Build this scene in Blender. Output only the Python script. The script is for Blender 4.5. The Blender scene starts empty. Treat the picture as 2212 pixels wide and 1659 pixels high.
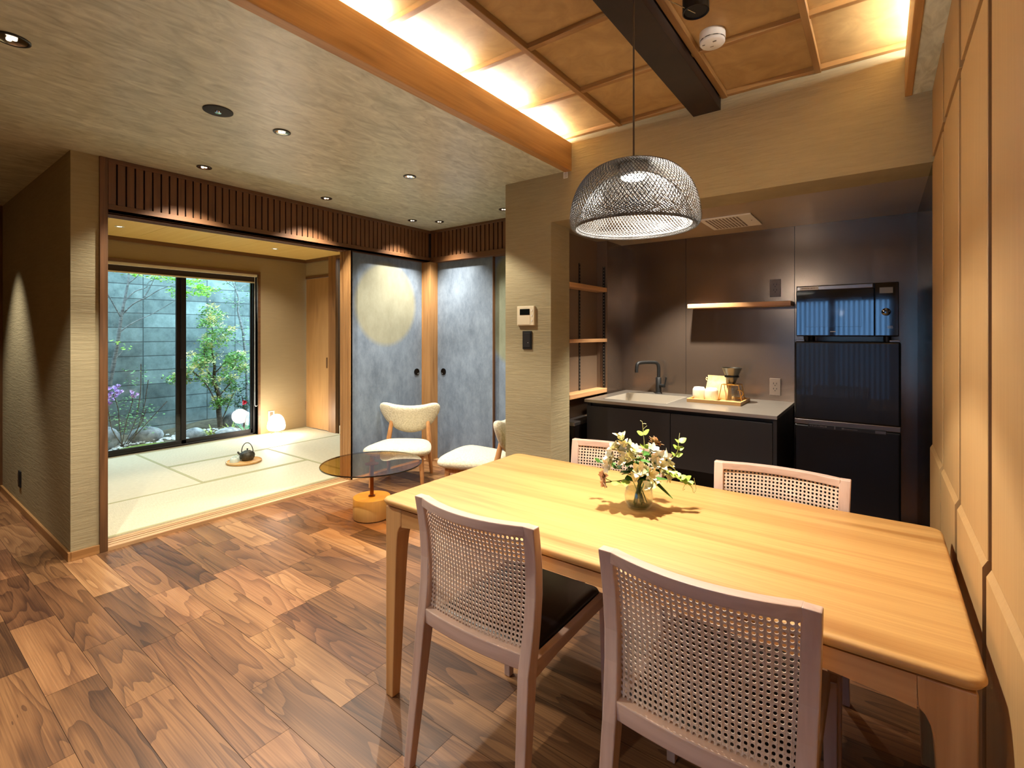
import bpy, bmesh, math, random
from mathutils import Vector, Matrix, Euler
R = random.Random(7)
SC = bpy.context.scene
COL = SC.collection
PI = math.pi
rad = math.radians


def S(r, g, b, a=1.0):
    def f(c):
        c /= 255.0
        return c / 12.92 if c <= 0.04045 else ((c + 0.055) / 1.055) ** 2.4
    return (f(r), f(g), f(b), a)


# ------------------------------------------------------------------ materials
def new_mat(name):
    m = bpy.data.materials.new(name)
    m.use_nodes = True
    nt = m.node_tree
    return m, nt, nt.nodes['Principled BSDF']


def N(nt, t, **kw):
    n = nt.nodes.new(t)
    for k, v in kw.items():
        if k.startswith('i_'):
            n.inputs[k[2:].replace('_', ' ')].default_value = v
        else:
            setattr(n, k, v)
    return n


def L(nt, a, b):
    nt.links.new(a, b)


def flat(name, col, rough=0.5, metal=0.0, spec=0.5, emit=None, estr=0.0, coat=0.0):
    m, nt, p = new_mat(name)
    p.inputs['Base Color'].default_value = col
    p.inputs['Roughness'].default_value = rough
    p.inputs['Metallic'].default_value = metal
    p.inputs['Specular IOR Level'].default_value = spec
    p.inputs['Coat Weight'].default_value = coat
    # a little procedural break-up so nothing is perfectly uniform
    tc = N(nt, 'ShaderNodeTexCoord')
    no = N(nt, 'ShaderNodeTexNoise', i_Scale=9.0, i_Detail=4.0)
    L(nt, tc.outputs['Object'], no.inputs['Vector'])
    mr = N(nt, 'ShaderNodeMapRange')
    mr.inputs['To Min'].default_value = max(0.02, rough - 0.05)
    mr.inputs['To Max'].default_value = min(1.0, rough + 0.05)
    L(nt, no.outputs['Fac'], mr.inputs['Value'])
    L(nt, mr.outputs['Result'], p.inputs['Roughness'])
    if emit:
        p.inputs['Emission Color'].default_value = emit
        p.inputs['Emission Strength'].default_value = estr
    return m


def mapping(nt, scale, rot=(0, 0, 0), loc=(0, 0, 0)):
    tc = N(nt, 'ShaderNodeTexCoord')
    mp = N(nt, 'ShaderNodeMapping')
    mp.inputs['Scale'].default_value = scale
    mp.inputs['Rotation'].default_value = rot
    mp.inputs['Location'].default_value = loc
    L(nt, tc.outputs['Object'], mp.inputs['Vector'])
    return mp


def ramp(nt, stops):
    r = N(nt, 'ShaderNodeValToRGB')
    e = r.color_ramp.elements
    e[0].position, e[0].color = stops[0]
    e[1].position, e[1].color = stops[-1]
    for pos, c in stops[1:-1]:
        q = e.new(pos)
        q.color = c
    return r


def wood(name, dark, light, axis='X', rough=0.45, across=11.0, along=0.9, lines=14.0, bump=0.08, contrast=1.0, fine=110.0, knots=0.0):
    m, nt, p = new_mat(name)
    sc = {'X': (along, across, across), 'Y': (across, along, across), 'Z': (across, across, along)}[axis]
    fs = {'X': (3, fine, fine), 'Y': (fine, 3, fine), 'Z': (fine, fine, 3)}[axis]
    mp = mapping(nt, sc)
    n1 = N(nt, 'ShaderNodeTexNoise', i_Scale=1.0, i_Detail=3.0, i_Distortion=0.35)
    L(nt, mp.outputs['Vector'], n1.inputs['Vector'])
    mu = N(nt, 'ShaderNodeMath', operation='MULTIPLY')
    mu.inputs[1].default_value = lines * 2.2
    L(nt, n1.outputs['Fac'], mu.inputs[0])
    si = N(nt, 'ShaderNodeMath', operation='SINE')
    L(nt, mu.outputs[0], si.inputs[0])
    mp2 = mapping(nt, fs)
    n2 = N(nt, 'ShaderNodeTexNoise', i_Scale=1.0, i_Detail=2.0)
    L(nt, mp2.outputs['Vector'], n2.inputs['Vector'])
    # value = .5 + .18*sin + .5*(noise-.5) + .35*(fine-.5)
    a = N(nt, 'ShaderNodeMath', operation='MULTIPLY_ADD')
    L(nt, si.outputs[0], a.inputs[0])
    a.inputs[1].default_value = 0.13 * contrast
    a.inputs[2].default_value = 0.5 - 0.5 * (0.6 + 0.35) * contrast
    b = N(nt, 'ShaderNodeMath', operation='MULTIPLY_ADD')
    L(nt, n1.outputs['Fac'], b.inputs[0])
    b.inputs[1].default_value = 0.6 * contrast
    L(nt, a.outputs[0], b.inputs[2])
    c = N(nt, 'ShaderNodeMath', operation='MULTIPLY_ADD')
    L(nt, n2.outputs['Fac'], c.inputs[0])
    c.inputs[1].default_value = 0.35 * contrast
    L(nt, b.outputs[0], c.inputs[2])
    rp = ramp(nt, [(0.18, dark), (0.82, light)])
    L(nt, c.outputs[0], rp.inputs['Fac'])
    L(nt, rp.outputs['Color'], p.inputs['Base Color'])
    p.inputs['Roughness'].default_value = rough
    bp = N(nt, 'ShaderNodeBump', i_Strength=bump, i_Distance=0.002)
    L(nt, c.outputs[0], bp.inputs['Height'])
    L(nt, bp.outputs['Normal'], p.inputs['Normal'])
    return m


def plaster(name, c1, c2, bump=0.55):
    m, nt, p = new_mat(name)
    mp = mapping(nt, (7, 7, 75))
    n1 = N(nt, 'ShaderNodeTexNoise', i_Scale=1.0, i_Detail=5.0, i_Roughness=0.65, i_Distortion=0.6)
    L(nt, mp.outputs['Vector'], n1.inputs['Vector'])
    mp2 = mapping(nt, (1.2, 1.2, 1.2))
    n2 = N(nt, 'ShaderNodeTexNoise', i_Scale=1.0, i_Detail=3.0)
    L(nt, mp2.outputs['Vector'], n2.inputs['Vector'])
    ad = N(nt, 'ShaderNodeMath', operation='MULTIPLY_ADD')
    L(nt, n1.outputs['Fac'], ad.inputs[0])
    ad.inputs[1].default_value = 0.5
    h = N(nt, 'ShaderNodeMath', operation='MULTIPLY')
    h.inputs[1].default_value = 0.5
    L(nt, n2.outputs['Fac'], h.inputs[0])
    L(nt, h.outputs[0], ad.inputs[2])
    rp = ramp(nt, [(0.3, c1), (0.7, c2)])
    L(nt, ad.outputs[0], rp.inputs['Fac'])
    L(nt, rp.outputs['Color'], p.inputs['Base Color'])
    p.inputs['Roughness'].default_value = 0.9
    p.inputs['Specular IOR Level'].default_value = 0.2
    bp = N(nt, 'ShaderNodeBump', i_Strength=bump, i_Distance=0.006)
    L(nt, n1.outputs['Fac'], bp.inputs['Height'])
    L(nt, bp.outputs['Normal'], p.inputs['Normal'])
    return m


def mottled(name, c1, c2, scale=(3, 3, 3), rough=0.6, detail=6.0, bump=0.0, dist=0.3, lo=0.35, hi=0.65, metal=0.0, spec=0.5):
    m, nt, p = new_mat(name)
    mp = mapping(nt, scale)
    n1 = N(nt, 'ShaderNodeTexNoise', i_Scale=1.0, i_Detail=detail, i_Roughness=0.6, i_Distortion=dist)
    L(nt, mp.outputs['Vector'], n1.inputs['Vector'])
    rp = ramp(nt, [(lo, c1), (hi, c2)])
    L(nt, n1.outputs['Fac'], rp.inputs['Fac'])
    L(nt, rp.outputs['Color'], p.inputs['Base Color'])
    p.inputs['Roughness'].default_value = rough
    p.inputs['Metallic'].default_value = metal
    p.inputs['Specular IOR Level'].default_value = spec
    if bump:
        bp = N(nt, 'ShaderNodeBump', i_Strength=bump, i_Distance=0.004)
        L(nt, n1.outputs['Fac'], bp.inputs['Height'])
        L(nt, bp.outputs['Normal'], p.inputs['Normal'])
    return m


def fusuma(name, c1, c2, moon, centre, radius, axis):
    """blue-grey paper with a big pale disc printed on it"""
    m, nt, p = new_mat(name)
    mp = mapping(nt, (9, 9, 5.0))
    n1 = N(nt, 'ShaderNodeTexNoise', i_Scale=1.0, i_Detail=11.0, i_Roughness=0.75, i_Distortion=0.05)
    L(nt, mp.outputs['Vector'], n1.inputs['Vector'])
    rp = ramp(nt, [(0.32, c1), (0.68, c2)])
    L(nt, n1.outputs['Fac'], rp.inputs['Fac'])
    tc = N(nt, 'ShaderNodeTexCoord')
    mpc = N(nt, 'ShaderNodeMapping')
    mpc.inputs['Location'].default_value = tuple(-x for x in centre)
    L(nt, tc.outputs['Object'], mpc.inputs['Vector'])
    mps = N(nt, 'ShaderNodeMapping')
    mps.inputs['Scale'].default_value = (0, 1.09, 1) if axis == 'X' else (1, 0, 1)
    L(nt, mpc.outputs['Vector'], mps.inputs['Vector'])
    ln = N(nt, 'ShaderNodeVectorMath', operation='LENGTH')
    L(nt, mps.outputs['Vector'], ln.inputs[0])
    mr = N(nt, 'ShaderNodeMapRange', clamp=True)
    mr.inputs['From Min'].default_value = radius - 0.035
    mr.inputs['From Max'].default_value = radius + 0.02
    mr.inputs['To Min'].default_value = 0.75
    mr.inputs['To Max'].default_value = 0.0
    L(nt, ln.outputs['Value'], mr.inputs['Value'])
    mx = N(nt, 'ShaderNodeMix', data_type='RGBA')
    L(nt, mr.outputs['Result'], mx.inputs['Factor'])
    L(nt, rp.outputs['Color'], mx.inputs['A'])
    rp2 = ramp(nt, [(0.3, tuple(x * 0.8 for x in moon[:3]) + (1,)), (0.7, moon)])
    L(nt, n1.outputs['Fac'], rp2.inputs['Fac'])
    L(nt, rp2.outputs['Color'], mx.inputs['B'])
    L(nt, mx.outputs['Result'], p.inputs['Base Color'])
    p.inputs['Roughness'].default_value = 0.75
    p.inputs['Specular IOR Level'].default_value = 0.25
    return m


def thin_glass(name, tint, refl=1.0, rough=0.02, base=0.04):
    m, nt, p = new_mat(name)
    out = nt.nodes['Material Output']
    nt.nodes.remove(p)
    t = N(nt, 'ShaderNodeBsdfTransparent')
    t.inputs['Color'].default_value = tint
    g = N(nt, 'ShaderNodeBsdfGlossy')
    g.inputs['Roughness'].default_value = rough
    g.inputs['Color'].default_value = (refl, refl, refl, 1)
    lw = N(nt, 'ShaderNodeLayerWeight', i_Blend=0.5)
    pw = N(nt, 'ShaderNodeMath', operation='POWER')
    L(nt, lw.outputs['Facing'], pw.inputs[0])
    pw.inputs[1].default_value = 4.5
    f = N(nt, 'ShaderNodeMath', operation='MULTIPLY_ADD')
    L(nt, pw.outputs[0], f.inputs[0])
    f.inputs[1].default_value = 0.9
    f.inputs[2].default_value = base
    mx = N(nt, 'ShaderNodeMixShader')
    L(nt, f.outputs[0], mx.inputs[0])
    L(nt, t.outputs[0], mx.inputs[1])
    L(nt, g.outputs[0], mx.inputs[2])
    L(nt, mx.outputs[0], out.inputs['Surface'])
    return m


def floor_mat():
    m, nt, p = new_mat('walnut_block_flooring')
    at = N(nt, 'ShaderNodeAttribute', attribute_name='plank')
    tc = N(nt, 'ShaderNodeTexCoord')
    sp = N(nt, 'ShaderNodeSeparateColor')
    L(nt, at.outputs['Color'], sp.inputs[0])
    off = N(nt, 'ShaderNodeVectorMath', operation='SCALE')
    L(nt, at.outputs['Color'], off.inputs[0])
    off.inputs['Scale'].default_value = 37.0
    mp = N(nt, 'ShaderNodeMapping')
    mp.inputs['Scale'].default_value = (0.95, 7.0, 1.0)
    L(nt, tc.outputs['Object'], mp.inputs['Vector'])
    av = N(nt, 'ShaderNodeVectorMath', operation='ADD')
    L(nt, mp.outputs['Vector'], av.inputs[0])
    L(nt, off.outputs['Vector'], av.inputs[1])
    n1 = N(nt, 'ShaderNodeTexNoise', i_Scale=0.8, i_Detail=2.5, i_Roughness=0.4, i_Distortion=0.35)
    L(nt, av.outputs[0], n1.inputs['Vector'])
    mu = N(nt, 'ShaderNodeMath', operation='MULTIPLY')
    mu.inputs[1].default_value = 13.0
    L(nt, n1.outputs['Fac'], mu.inputs[0])
    fr = N(nt, 'ShaderNodeMath', operation='FRACT')
    L(nt, mu.outputs[0], fr.inputs[0])
    si = N(nt, 'ShaderNodeMath', operation='POWER')
    L(nt, fr.outputs[0], si.inputs[0])
    si.inputs[1].default_value = 2.2
    mpf = N(nt, 'ShaderNodeMapping')
    mpf.inputs['Scale'].default_value = (3, 210, 1)
    L(nt, tc.outputs['Object'], mpf.inputs['Vector'])
    n2 = N(nt, 'ShaderNodeTexNoise', i_Scale=1.0, i_Detail=3.0)
    L(nt, mpf.outputs['Vector'], n2.inputs['Vector'])
    n3 = N(nt, 'ShaderNodeTexNoise', i_Scale=0.55, i_Detail=2.0)
    L(nt, av.outputs[0], n3.inputs['Vector'])

    def madd(src, k, prev):
        q = N(nt, 'ShaderNodeMath', operation='MULTIPLY_ADD')
        L(nt, src, q.inputs[0])
        q.inputs[1].default_value = k
        if isinstance(prev, float):
            q.inputs[2].default_value = prev
        else:
            L(nt, prev, q.inputs[2])
        return q.outputs[0]
    v = madd(si.outputs[0], -0.25, -0.42)
    v = madd(sp.outputs['Red'], 0.38, v)
    v = madd(n2.outputs['Fac'], 0.55, v)
    v = madd(n3.outputs['Fac'], 0.95, v)
    rp = ramp(nt, [(0.05, S(66, 42, 28)), (0.38, S(112, 76, 48)), (0.62, S(146, 104, 66)), (0.95, S(184, 140, 94))])
    L(nt, v, rp.inputs['Fac'])
    hs = N(nt, 'ShaderNodeHueSaturation')
    L(nt, rp.outputs['Color'], hs.inputs['Color'])
    mh = N(nt, 'ShaderNodeMapRange')
    mh.inputs['To Min'].default_value = 0.493
    mh.inputs['To Max'].default_value = 0.503
    L(nt, sp.outputs['Green'], mh.inputs['Value'])
    L(nt, mh.outputs['Result'], hs.inputs['Hue'])
    L(nt, hs.outputs['Color'], p.inputs['Base Color'])
    p.inputs['Roughness'].default_value = 0.38
    bp = N(nt, 'ShaderNodeBump', i_Strength=0.06, i_Distance=0.002)
    L(nt, v, bp.inputs['Height'])
    L(nt, bp.outputs['Normal'], p.inputs['Normal'])
    return m


def tatami_mat(axis):
    m, nt, p = new_mat('woven_rush_' + axis)
    sc = (260, 26, 1) if axis == 'X' else (26, 260, 1)
    mp = mapping(nt, sc)
    n1 = N(nt, 'ShaderNodeTexNoise', i_Scale=1.0, i_Detail=2.0)
    L(nt, mp.outputs['Vector'], n1.inputs['Vector'])
    rp = ramp(nt, [(0.3, S(192, 184, 154)), (0.7, S(214, 206, 178))])
    L(nt, n1.outputs['Fac'], rp.inputs['Fac'])
    L(nt, rp.outputs['Color'], p.inputs['Base Color'])
    p.inputs['Roughness'].default_value = 0.6
    bp = N(nt, 'ShaderNodeBump', i_Strength=0.12, i_Distance=0.001)
    L(nt, n1.outputs['Fac'], bp.inputs['Height'])
    L(nt, bp.outputs['Normal'], p.inputs['Normal'])
    return m


def block_wall_mat():
    m, nt, p = new_mat('weathered_concrete_block')
    tc = N(nt, 'ShaderNodeTexCoord')
    sx = N(nt, 'ShaderNodeSeparateXYZ')
    L(nt, tc.outputs['Object'], sx.inputs[0])
    cb = N(nt, 'ShaderNodeCombineXYZ')
    L(nt, sx.outputs['Y'], cb.inputs['X'])
    L(nt, sx.outputs['Z'], cb.inputs['Y'])
    br = N(nt, 'ShaderNodeTexBrick', offset=0.0)
    br.inputs['Scale'].default_value = 1.0
    br.inputs['Brick Width'].default_value = 0.41
    br.inputs['Row Height'].default_value = 0.2
    br.inputs['Mortar Size'].default_value = 0.006
    br.inputs['Mortar Smooth'].default_value = 0.2
    br.inputs['Color1'].default_value = (0.36, 0.36, 0.36, 1)
    br.inputs['Color2'].default_value = (0.62, 0.62, 0.62, 1)
    br.inputs['Mortar'].default_value = (0.14, 0.14, 0.14, 1)
    L(nt, cb.outputs[0], br.inputs['Vector'])
    n1 = N(nt, 'ShaderNodeTexNoise', i_Scale=3.2, i_Detail=8.0, i_Roughness=0.7)
    L(nt, tc.outputs['Object'], n1.inputs['Vector'])
    rp = ramp(nt, [(0.25, S(62, 82, 82)), (0.75, S(170, 192, 188))])
    L(nt, n1.outputs['Fac'], rp.inputs['Fac'])
    mx = N(nt, 'ShaderNodeMix', data_type='RGBA', blend_type='MULTIPLY')
    mx.inputs['Factor'].default_value = 1.0
    L(nt, rp.outputs['Color'], mx.inputs['A'])
    L(nt, br.outputs['Color'], mx.inputs['B'])
    L(nt, mx.outputs['Result'], p.inputs['Base Color'])
    p.inputs['Roughness'].default_value = 0.95
    bp = N(nt, 'ShaderNodeBump', i_Strength=0.5, i_Distance=0.01)
    L(nt, br.outputs['Fac'], bp.inputs['Height'])
    bp.invert = True
    L(nt, bp.outputs['Normal'], p.inputs['Normal'])
    return m


def brushed(name, col, axis, rough=0.35, metal=0.8):
    m, nt, p = new_mat(name)
    sc = {'Z': (22, 22, 0.4), 'X': (0.7, 60, 60), 'Y': (60, 0.7, 60)}[axis]
    mp = mapping(nt, sc)
    n1 = N(nt, 'ShaderNodeTexNoise', i_Scale=1.0, i_Detail=3.0)
    L(nt, mp.outputs['Vector'], n1.inputs['Vector'])
    mr = N(nt, 'ShaderNodeMapRange')
    mr.inputs['To Min'].default_value = rough - 0.05
    mr.inputs['To Max'].default_value = rough + 0.05
    L(nt, n1.outputs['Fac'], mr.inputs['Value'])
    L(nt, mr.outputs['Result'], p.inputs['Roughness'])
    p.inputs['Base Color'].default_value = col
    p.inputs['Metallic'].default_value = metal
    return m


M = {}
M['floor'] = floor_mat()
M['gap'] = flat('dark_joint', S(40, 26, 18), 0.9)
M['plaster'] = plaster('sand_plaster', S(150, 138, 106), S(172, 158, 124))
M['plaster_pier'] = plaster('clay_plaster', S(122, 98, 68), S(140, 114, 80))
M['plaster_smooth'] = plaster('smooth_sand_plaster', S(150, 130, 98), S(160, 140, 106), bump=0.12)
M['ceiling'] = mottled('grey_beige_wallpaper', S(172, 178, 162), S(226, 232, 216), (20, 7, 4), 0.36, 10.0, 0.12, 1.2, 0.30, 0.70)
M['kitchen_ceiling'] = mottled('taupe_ceiling_paint', S(158, 142, 118), S(168, 152, 126), (2, 2, 2), 0.35, 3.0)
M['plywood'] = mottled('stained_ceiling_plywood', S(168, 136, 84), S(196, 162, 106), (7, 7, 3), 0.55, 6.0, 0.0, 1.0, 0.3, 0.7)
M['batten'] = wood('cedar_batten', S(140, 100, 54), S(180, 138, 82), 'X')
M['battenY'] = wood('cedar_batten_long', S(132, 94, 50), S(172, 130, 76), 'Y')
M['beam'] = wood('amber_stained_beam', S(148, 106, 58), S(202, 156, 96), 'Y', across=7, lines=9, contrast=1.3)
M['dark_beam'] = mottled('dark_painted_steel', S(36, 25, 19), S(48, 34, 26), (5, 5, 5), 0.55)
M['panelR'] = wood('tan_veneer_panel', S(162, 126, 78), S(196, 158, 106), 'Z', rough=0.55, across=14, along=0.6, lines=3, contrast=0.9, bump=0.03)
M['trimR'] = wood('tan_trim_edge', S(170, 108, 50), S(204, 142, 74), 'Y', across=30, lines=4)
M['groove'] = flat('dark_groove', S(44, 24, 14), 0.8)
M['brown'] = wood('brown_stained_cedar', S(76, 50, 28), S(124, 84, 50), 'Z', across=16, lines=10, contrast=1.1)
M['brownY'] = wood('brown_stained_rail', S(78, 50, 30), S(120, 82, 50), 'Y', across=16, lines=8)
M['brownX'] = wood('brown_stained_rail_x', S(78, 50, 30), S(120, 82, 50), 'X', across=16, lines=8)
M['slat'] = wood('dark_walnut_slat', S(84, 54, 32), S(128, 86, 52), 'Z', across=22, lines=8)
M['post'] = wood('honey_post', S(136, 94, 52), S(184, 138, 86), 'Z', across=18, lines=8)
M['sill'] = wood('pale_sill', S(170, 128, 86), S(210, 170, 124), 'Y', across=20, lines=6)
M['skirt'] = wood('oak_skirting', S(140, 96, 52), S(182, 136, 84), 'Y', across=20, lines=6)
M['skirtX'] = wood('oak_skirting_x', S(140, 96, 52), S(182, 136, 84), 'X', across=20, lines=6)
M['fus1'] = fusuma('fusuma_paper_moon', S(96, 108, 124), S(130, 144, 160), S(158, 154, 122), (0.0, 0.435, 1.60), 0.40, 'X')
M['fus2'] = fusuma('fusuma_paper_plain', S(96, 108, 124), S(130, 144, 160), S(186, 176, 128), (9, 0, 0), 0.1, 'Y')
M['fus3'] = fusuma('fusuma_paper_moon_part', S(96, 108, 124), S(130, 144, 160), S(140, 142, 104), (0.43, 0, 1.55), 0.60, 'Y')
M['pull'] = flat('black_pull_metal', S(18, 17, 16), 0.35, 0.6)
M['closet'] = wood('veneer_closet_door', S(140, 100, 58), S(180, 138, 88), 'Z', across=5, along=0.9, lines=8, contrast=0.9)
M['column'] = wood('alcove_column', S(100, 66, 34), S(150, 104, 60), 'Z', across=9, lines=8)
M['recess'] = flat('dark_alcove', S(96, 66, 38), 0.8)

M['tatamiY'] = tatami_mat('Y')
M['tatamiX'] = tatami_mat('X')
M['heri'] = flat('olive_cloth_border', S(168, 164, 124), 0.85)
M['alu'] = flat('dark_bronze_aluminium', S(38, 34, 32), 0.4, 0.5)
M['pane'] = thin_glass('window_pane', (0.97, 0.99, 0.98, 1), 1.0)
M['pane2'] = thin_glass('tinted_pane', (0.16, 0.26, 0.42, 1), 1.0)
M['blind'] = flat('dark_blind_fabric', S(52, 36, 24), 0.85)
M['cream'] = flat('cream_plastic', S(222, 208, 176), 0.5)
M['white'] = flat('white_plastic', S(232, 230, 222), 0.4)
M['grey_dot'] = flat('grey_print', S(120, 110, 98), 0.6)
M['black'] = flat('black_plastic', S(16, 15, 15), 0.4)
M['matte_black'] = flat('matte_black_metal', S(20, 20, 20), 0.55, 0.3)
M['screen'] = flat('dark_screen', S(14, 18, 18), 0.15)
M['chrome'] = flat('polished_reflector', S(220, 220, 220), 0.12, 1.0)
M['lens'] = flat('glowing_lens', S(255, 240, 214), 0.4, emit=S(255, 232, 196), estr=1.6)
M['lens_dim'] = flat('glowing_lens_soft', S(255, 240, 214), 0.4, emit=S(255, 214, 150), estr=3.0)
M['steel_wall'] = brushed('dark_bronze_steel_panel', S(124, 106, 92), 'Z', 0.23, 0.75)
M['steel_black'] = brushed('black_steel_panel', S(40, 34, 31), 'Z', 0.2, 0.75)
M['steel_top'] = brushed('stainless_worktop', S(176, 168, 156), 'X', 0.34, 0.85)
M['sink'] = brushed('stainless_sink', S(216, 208, 194), 'Y', 0.4, 0.6)
M['cabinet'] = flat('charcoal_cabinet_laminate', S(35, 33, 34), 0.45)
M['alcove'] = flat('taupe_alcove_laminate', S(112, 92, 74), 0.4)
M['shelf'] = wood('light_oak_shelf', S(176, 126, 82), S(214, 166, 116), 'Y', across=20, lines=6)
M['shelfX'] = wood('light_oak_board', S(186, 130, 80), S(222, 168, 112), 'X', across=24, lines=6)
M['outlet_brown'] = flat('taupe_outlet_plastic', S(120, 102, 88), 0.4)
M['outlet_slot'] = flat('outlet_slot', S(24, 20, 18), 0.6)
M['fridge'] = flat('black_fridge_enamel', S(20, 18, 18), 0.32, 0.35, coat=0.1)
M['fridge_trim'] = flat('gunmetal_trim', S(120, 112, 108), 0.3, 0.9)
M['mw_glass'] = flat('black_mirror_glass', S(8, 8, 10), 0.04, 0.0, spec=1.0, coat=1.0)
M['mw_window'] = flat('smoked_oven_window', S(26, 28, 34), 0.05, 0.0, spec=1.0, coat=1.0)
M['display'] = flat('grey_display', S(120, 114, 96), 0.3)
M['table'] = wood('oak_table', S(172, 121, 62), S(212, 167, 101), 'X', rough=0.5, across=7.5, along=0.5, lines=8, contrast=1.5, bump=0.03, fine=140)
M['tableZ'] = wood('oak_table_leg', S(186, 134, 78), S(220, 170, 110), 'Z', rough=0.4, across=22, lines=6)
M['tableY'] = wood('oak_table_apron_end', S(186, 134, 78), S(220, 170, 110), 'Y', rough=0.4, across=18, lines=6)
M['tableA'] = wood('oak_table_apron', S(186, 134, 78), S(220, 170, 110), 'X', rough=0.4, across=18, lines=6)
M['chair'] = wood('pinkish_ash_chair', S(182, 150, 132), S(212, 184, 166), 'Z', rough=0.5, across=30, lines=6, contrast=0.8)
M['chairX'] = wood('pinkish_ash_rail', S(182, 150, 132), S(212, 184, 166), 'X', rough=0.5, across=30, lines=6, contrast=0.8)
M['chairY'] = wood('pinkish_ash_side', S(182, 150, 132), S(212, 184, 166), 'Y', rough=0.5, across=30, lines=6, contrast=0.8)
M['cane'] = mottled('woven_cane', S(204, 178, 154), S(230, 208, 186), (140, 140, 140), 0.55, 2.0, 0.3)
M['cane2'] = mottled('woven_cane_strand', S(196, 168, 142), S(226, 202, 178), (300, 300, 300), 0.5, 2.0, 0.0)
M['seat'] = mottled('black_seat_leather', S(14, 14, 18), S(22, 22, 28), (20, 20, 20), 0.32)
M['boucle'] = None
M['lounge_wood'] = wood('orange_teak', S(166, 112, 64), S(204, 150, 96), 'Z', across=26, lines=6)
M['smoke_glass'] = thin_glass('amber_smoked_glass', S(212, 164, 76), 0.9, 0.01, 0.13)
M['glass_edge'] = flat('dark_glass_edge', S(22, 18, 14), 0.1, spec=0.8)
M['plinth'] = wood('pale_wood_drum', S(196, 154, 86), S(226, 186, 114), 'Z', across=6, lines=7)
M['bronze'] = flat('bronze_tube', S(132, 78, 36), 0.3, 0.85)
M['paper_glow'] = flat('glowing_white_shade', S(255, 250, 240), 0.6, emit=S(255, 238, 208), estr=5.0)
M['brass'] = flat('brass_wire', S(180, 140, 70), 0.35, 0.85)
M['iron'] = mottled('cast_iron', S(52, 50, 42), S(78, 74, 62), (30, 30, 30), 0.5, 4.0, 0.1, metal=0.4)
M['celadon'] = flat('pale_celadon_ceramic', S(206, 220, 208), 0.3, coat=0.4)
M['tray'] = wood('light_tray_wood', S(200, 146, 80), S(232, 184, 118), 'X', across=24, lines=6)
M['ribbed'] = flat('white_ribbed_porcelain', S(232, 230, 216), 0.35, coat=0.3)
M['kraft'] = mottled('kraft_paper', S(206, 172, 116), S(224, 192, 138), (30, 30, 30), 0.8)
M['dripper'] = flat('dark_steel_dripper', S(92, 88, 80), 0.3, 0.9)
M['clear'] = thin_glass('clear_glassware', (0.96, 0.97, 0.95, 1), 1.0)
M['vaseglass'] = thin_glass('vase_glass', (0.93, 0.95, 0.92, 1), 1.0)
M['water'] = thin_glass('vase_water', (0.95, 0.97, 0.94, 1), 0.6)
M['stem'] = flat('green_stem', S(78, 100, 40), 0.5)
M['leaf'] = mottled('dark_green_leaf', S(40, 84, 30), S(84, 132, 50), (20, 20, 20), 0.45)
M['lime'] = mottled('lime_leaf', S(150, 186, 70), S(186, 210, 104), (30, 30, 30), 0.45)
M['petal'] = mottled('cream_petal', S(226, 220, 160), S(248, 244, 208), (40, 40, 40), 0.5)
M['petal_white'] = mottled('white_petal', S(232, 228, 196), S(250, 247, 230), (40, 40, 40), 0.5)
M['peach'] = mottled('peach_petal', S(206, 160, 120), S(234, 204, 170), (60, 60, 60), 0.6)
M['tendril'] = flat('pale_tendril', S(214, 222, 168), 0.5)
M['wire'] = flat('dark_nickel_wire', S(84, 82, 80), 0.4, 0.6)
M['cord'] = flat('grey_brown_cord', S(74, 62, 50), 0.6)
M['lamp_metal'] = flat('brushed_lamp_housing', S(190, 188, 182), 0.4, 0.6)
M['lamp_disc'] = flat('lit_lamp_disc', S(255, 255, 250), 0.5, emit=S(255, 246, 228), estr=14.0)
M['speaker'] = flat('black_speaker_mesh', S(34, 36, 38), 0.7)
M['block'] = block_wall_mat()
M['soil'] = mottled('dark_garden_soil', S(54, 50, 40), S(98, 92, 72), (9, 9, 9), 0.95, 6.0, 0.5)
M['gravel'] = mottled('pale_gravel', S(150, 154, 152), S(224, 226, 222), (40, 40, 40), 0.9)
M['rock'] = mottled('pale_grey_rock', S(92, 100, 104), S(170, 178, 182), (9, 9, 9), 0.9, 8.0, 0.5)
M['bark'] = mottled('grey_bark', S(70, 76, 78), S(124, 128, 126), (12, 12, 60), 0.85, 5.0, 0.3)
M['bark_dark'] = mottled('brown_bark', S(58, 48, 40), S(104, 92, 78), (14, 14, 50), 0.9, 5.0, 0.3)
M['maple'] = flat('bright_maple_leaf', S(150, 214, 40), 0.5)
M['pieris'] = flat('mid_green_leaf', S(124, 172, 84), 0.5)
M['pieris2'] = flat('pinkish_new_leaf', S(232, 220, 150), 0.5)
M['pieris_flower'] = flat('cream_flower_cluster', S(216, 208, 150), 0.6)
M['shrub'] = flat('soft_green_leaf', S(108, 158, 96), 0.5)
M['camellia_leaf'] = flat('glossy_dark_leaf', S(36, 66, 34), 0.3)
M['red'] = flat('red_camellia_petal', S(206, 16, 36), 0.5)
M['purple'] = flat('lilac_azalea_petal', S(196, 168, 228), 0.5)
M['fern'] = flat('yellow_green_fern', S(158, 178, 72), 0.5)
M['fern2'] = flat('emerald_fern', S(40, 140, 84), 0.5)
M['moss'] = mottled('moss', S(74, 100, 30), S(126, 146, 54), (30, 30, 30), 0.95)


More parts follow.
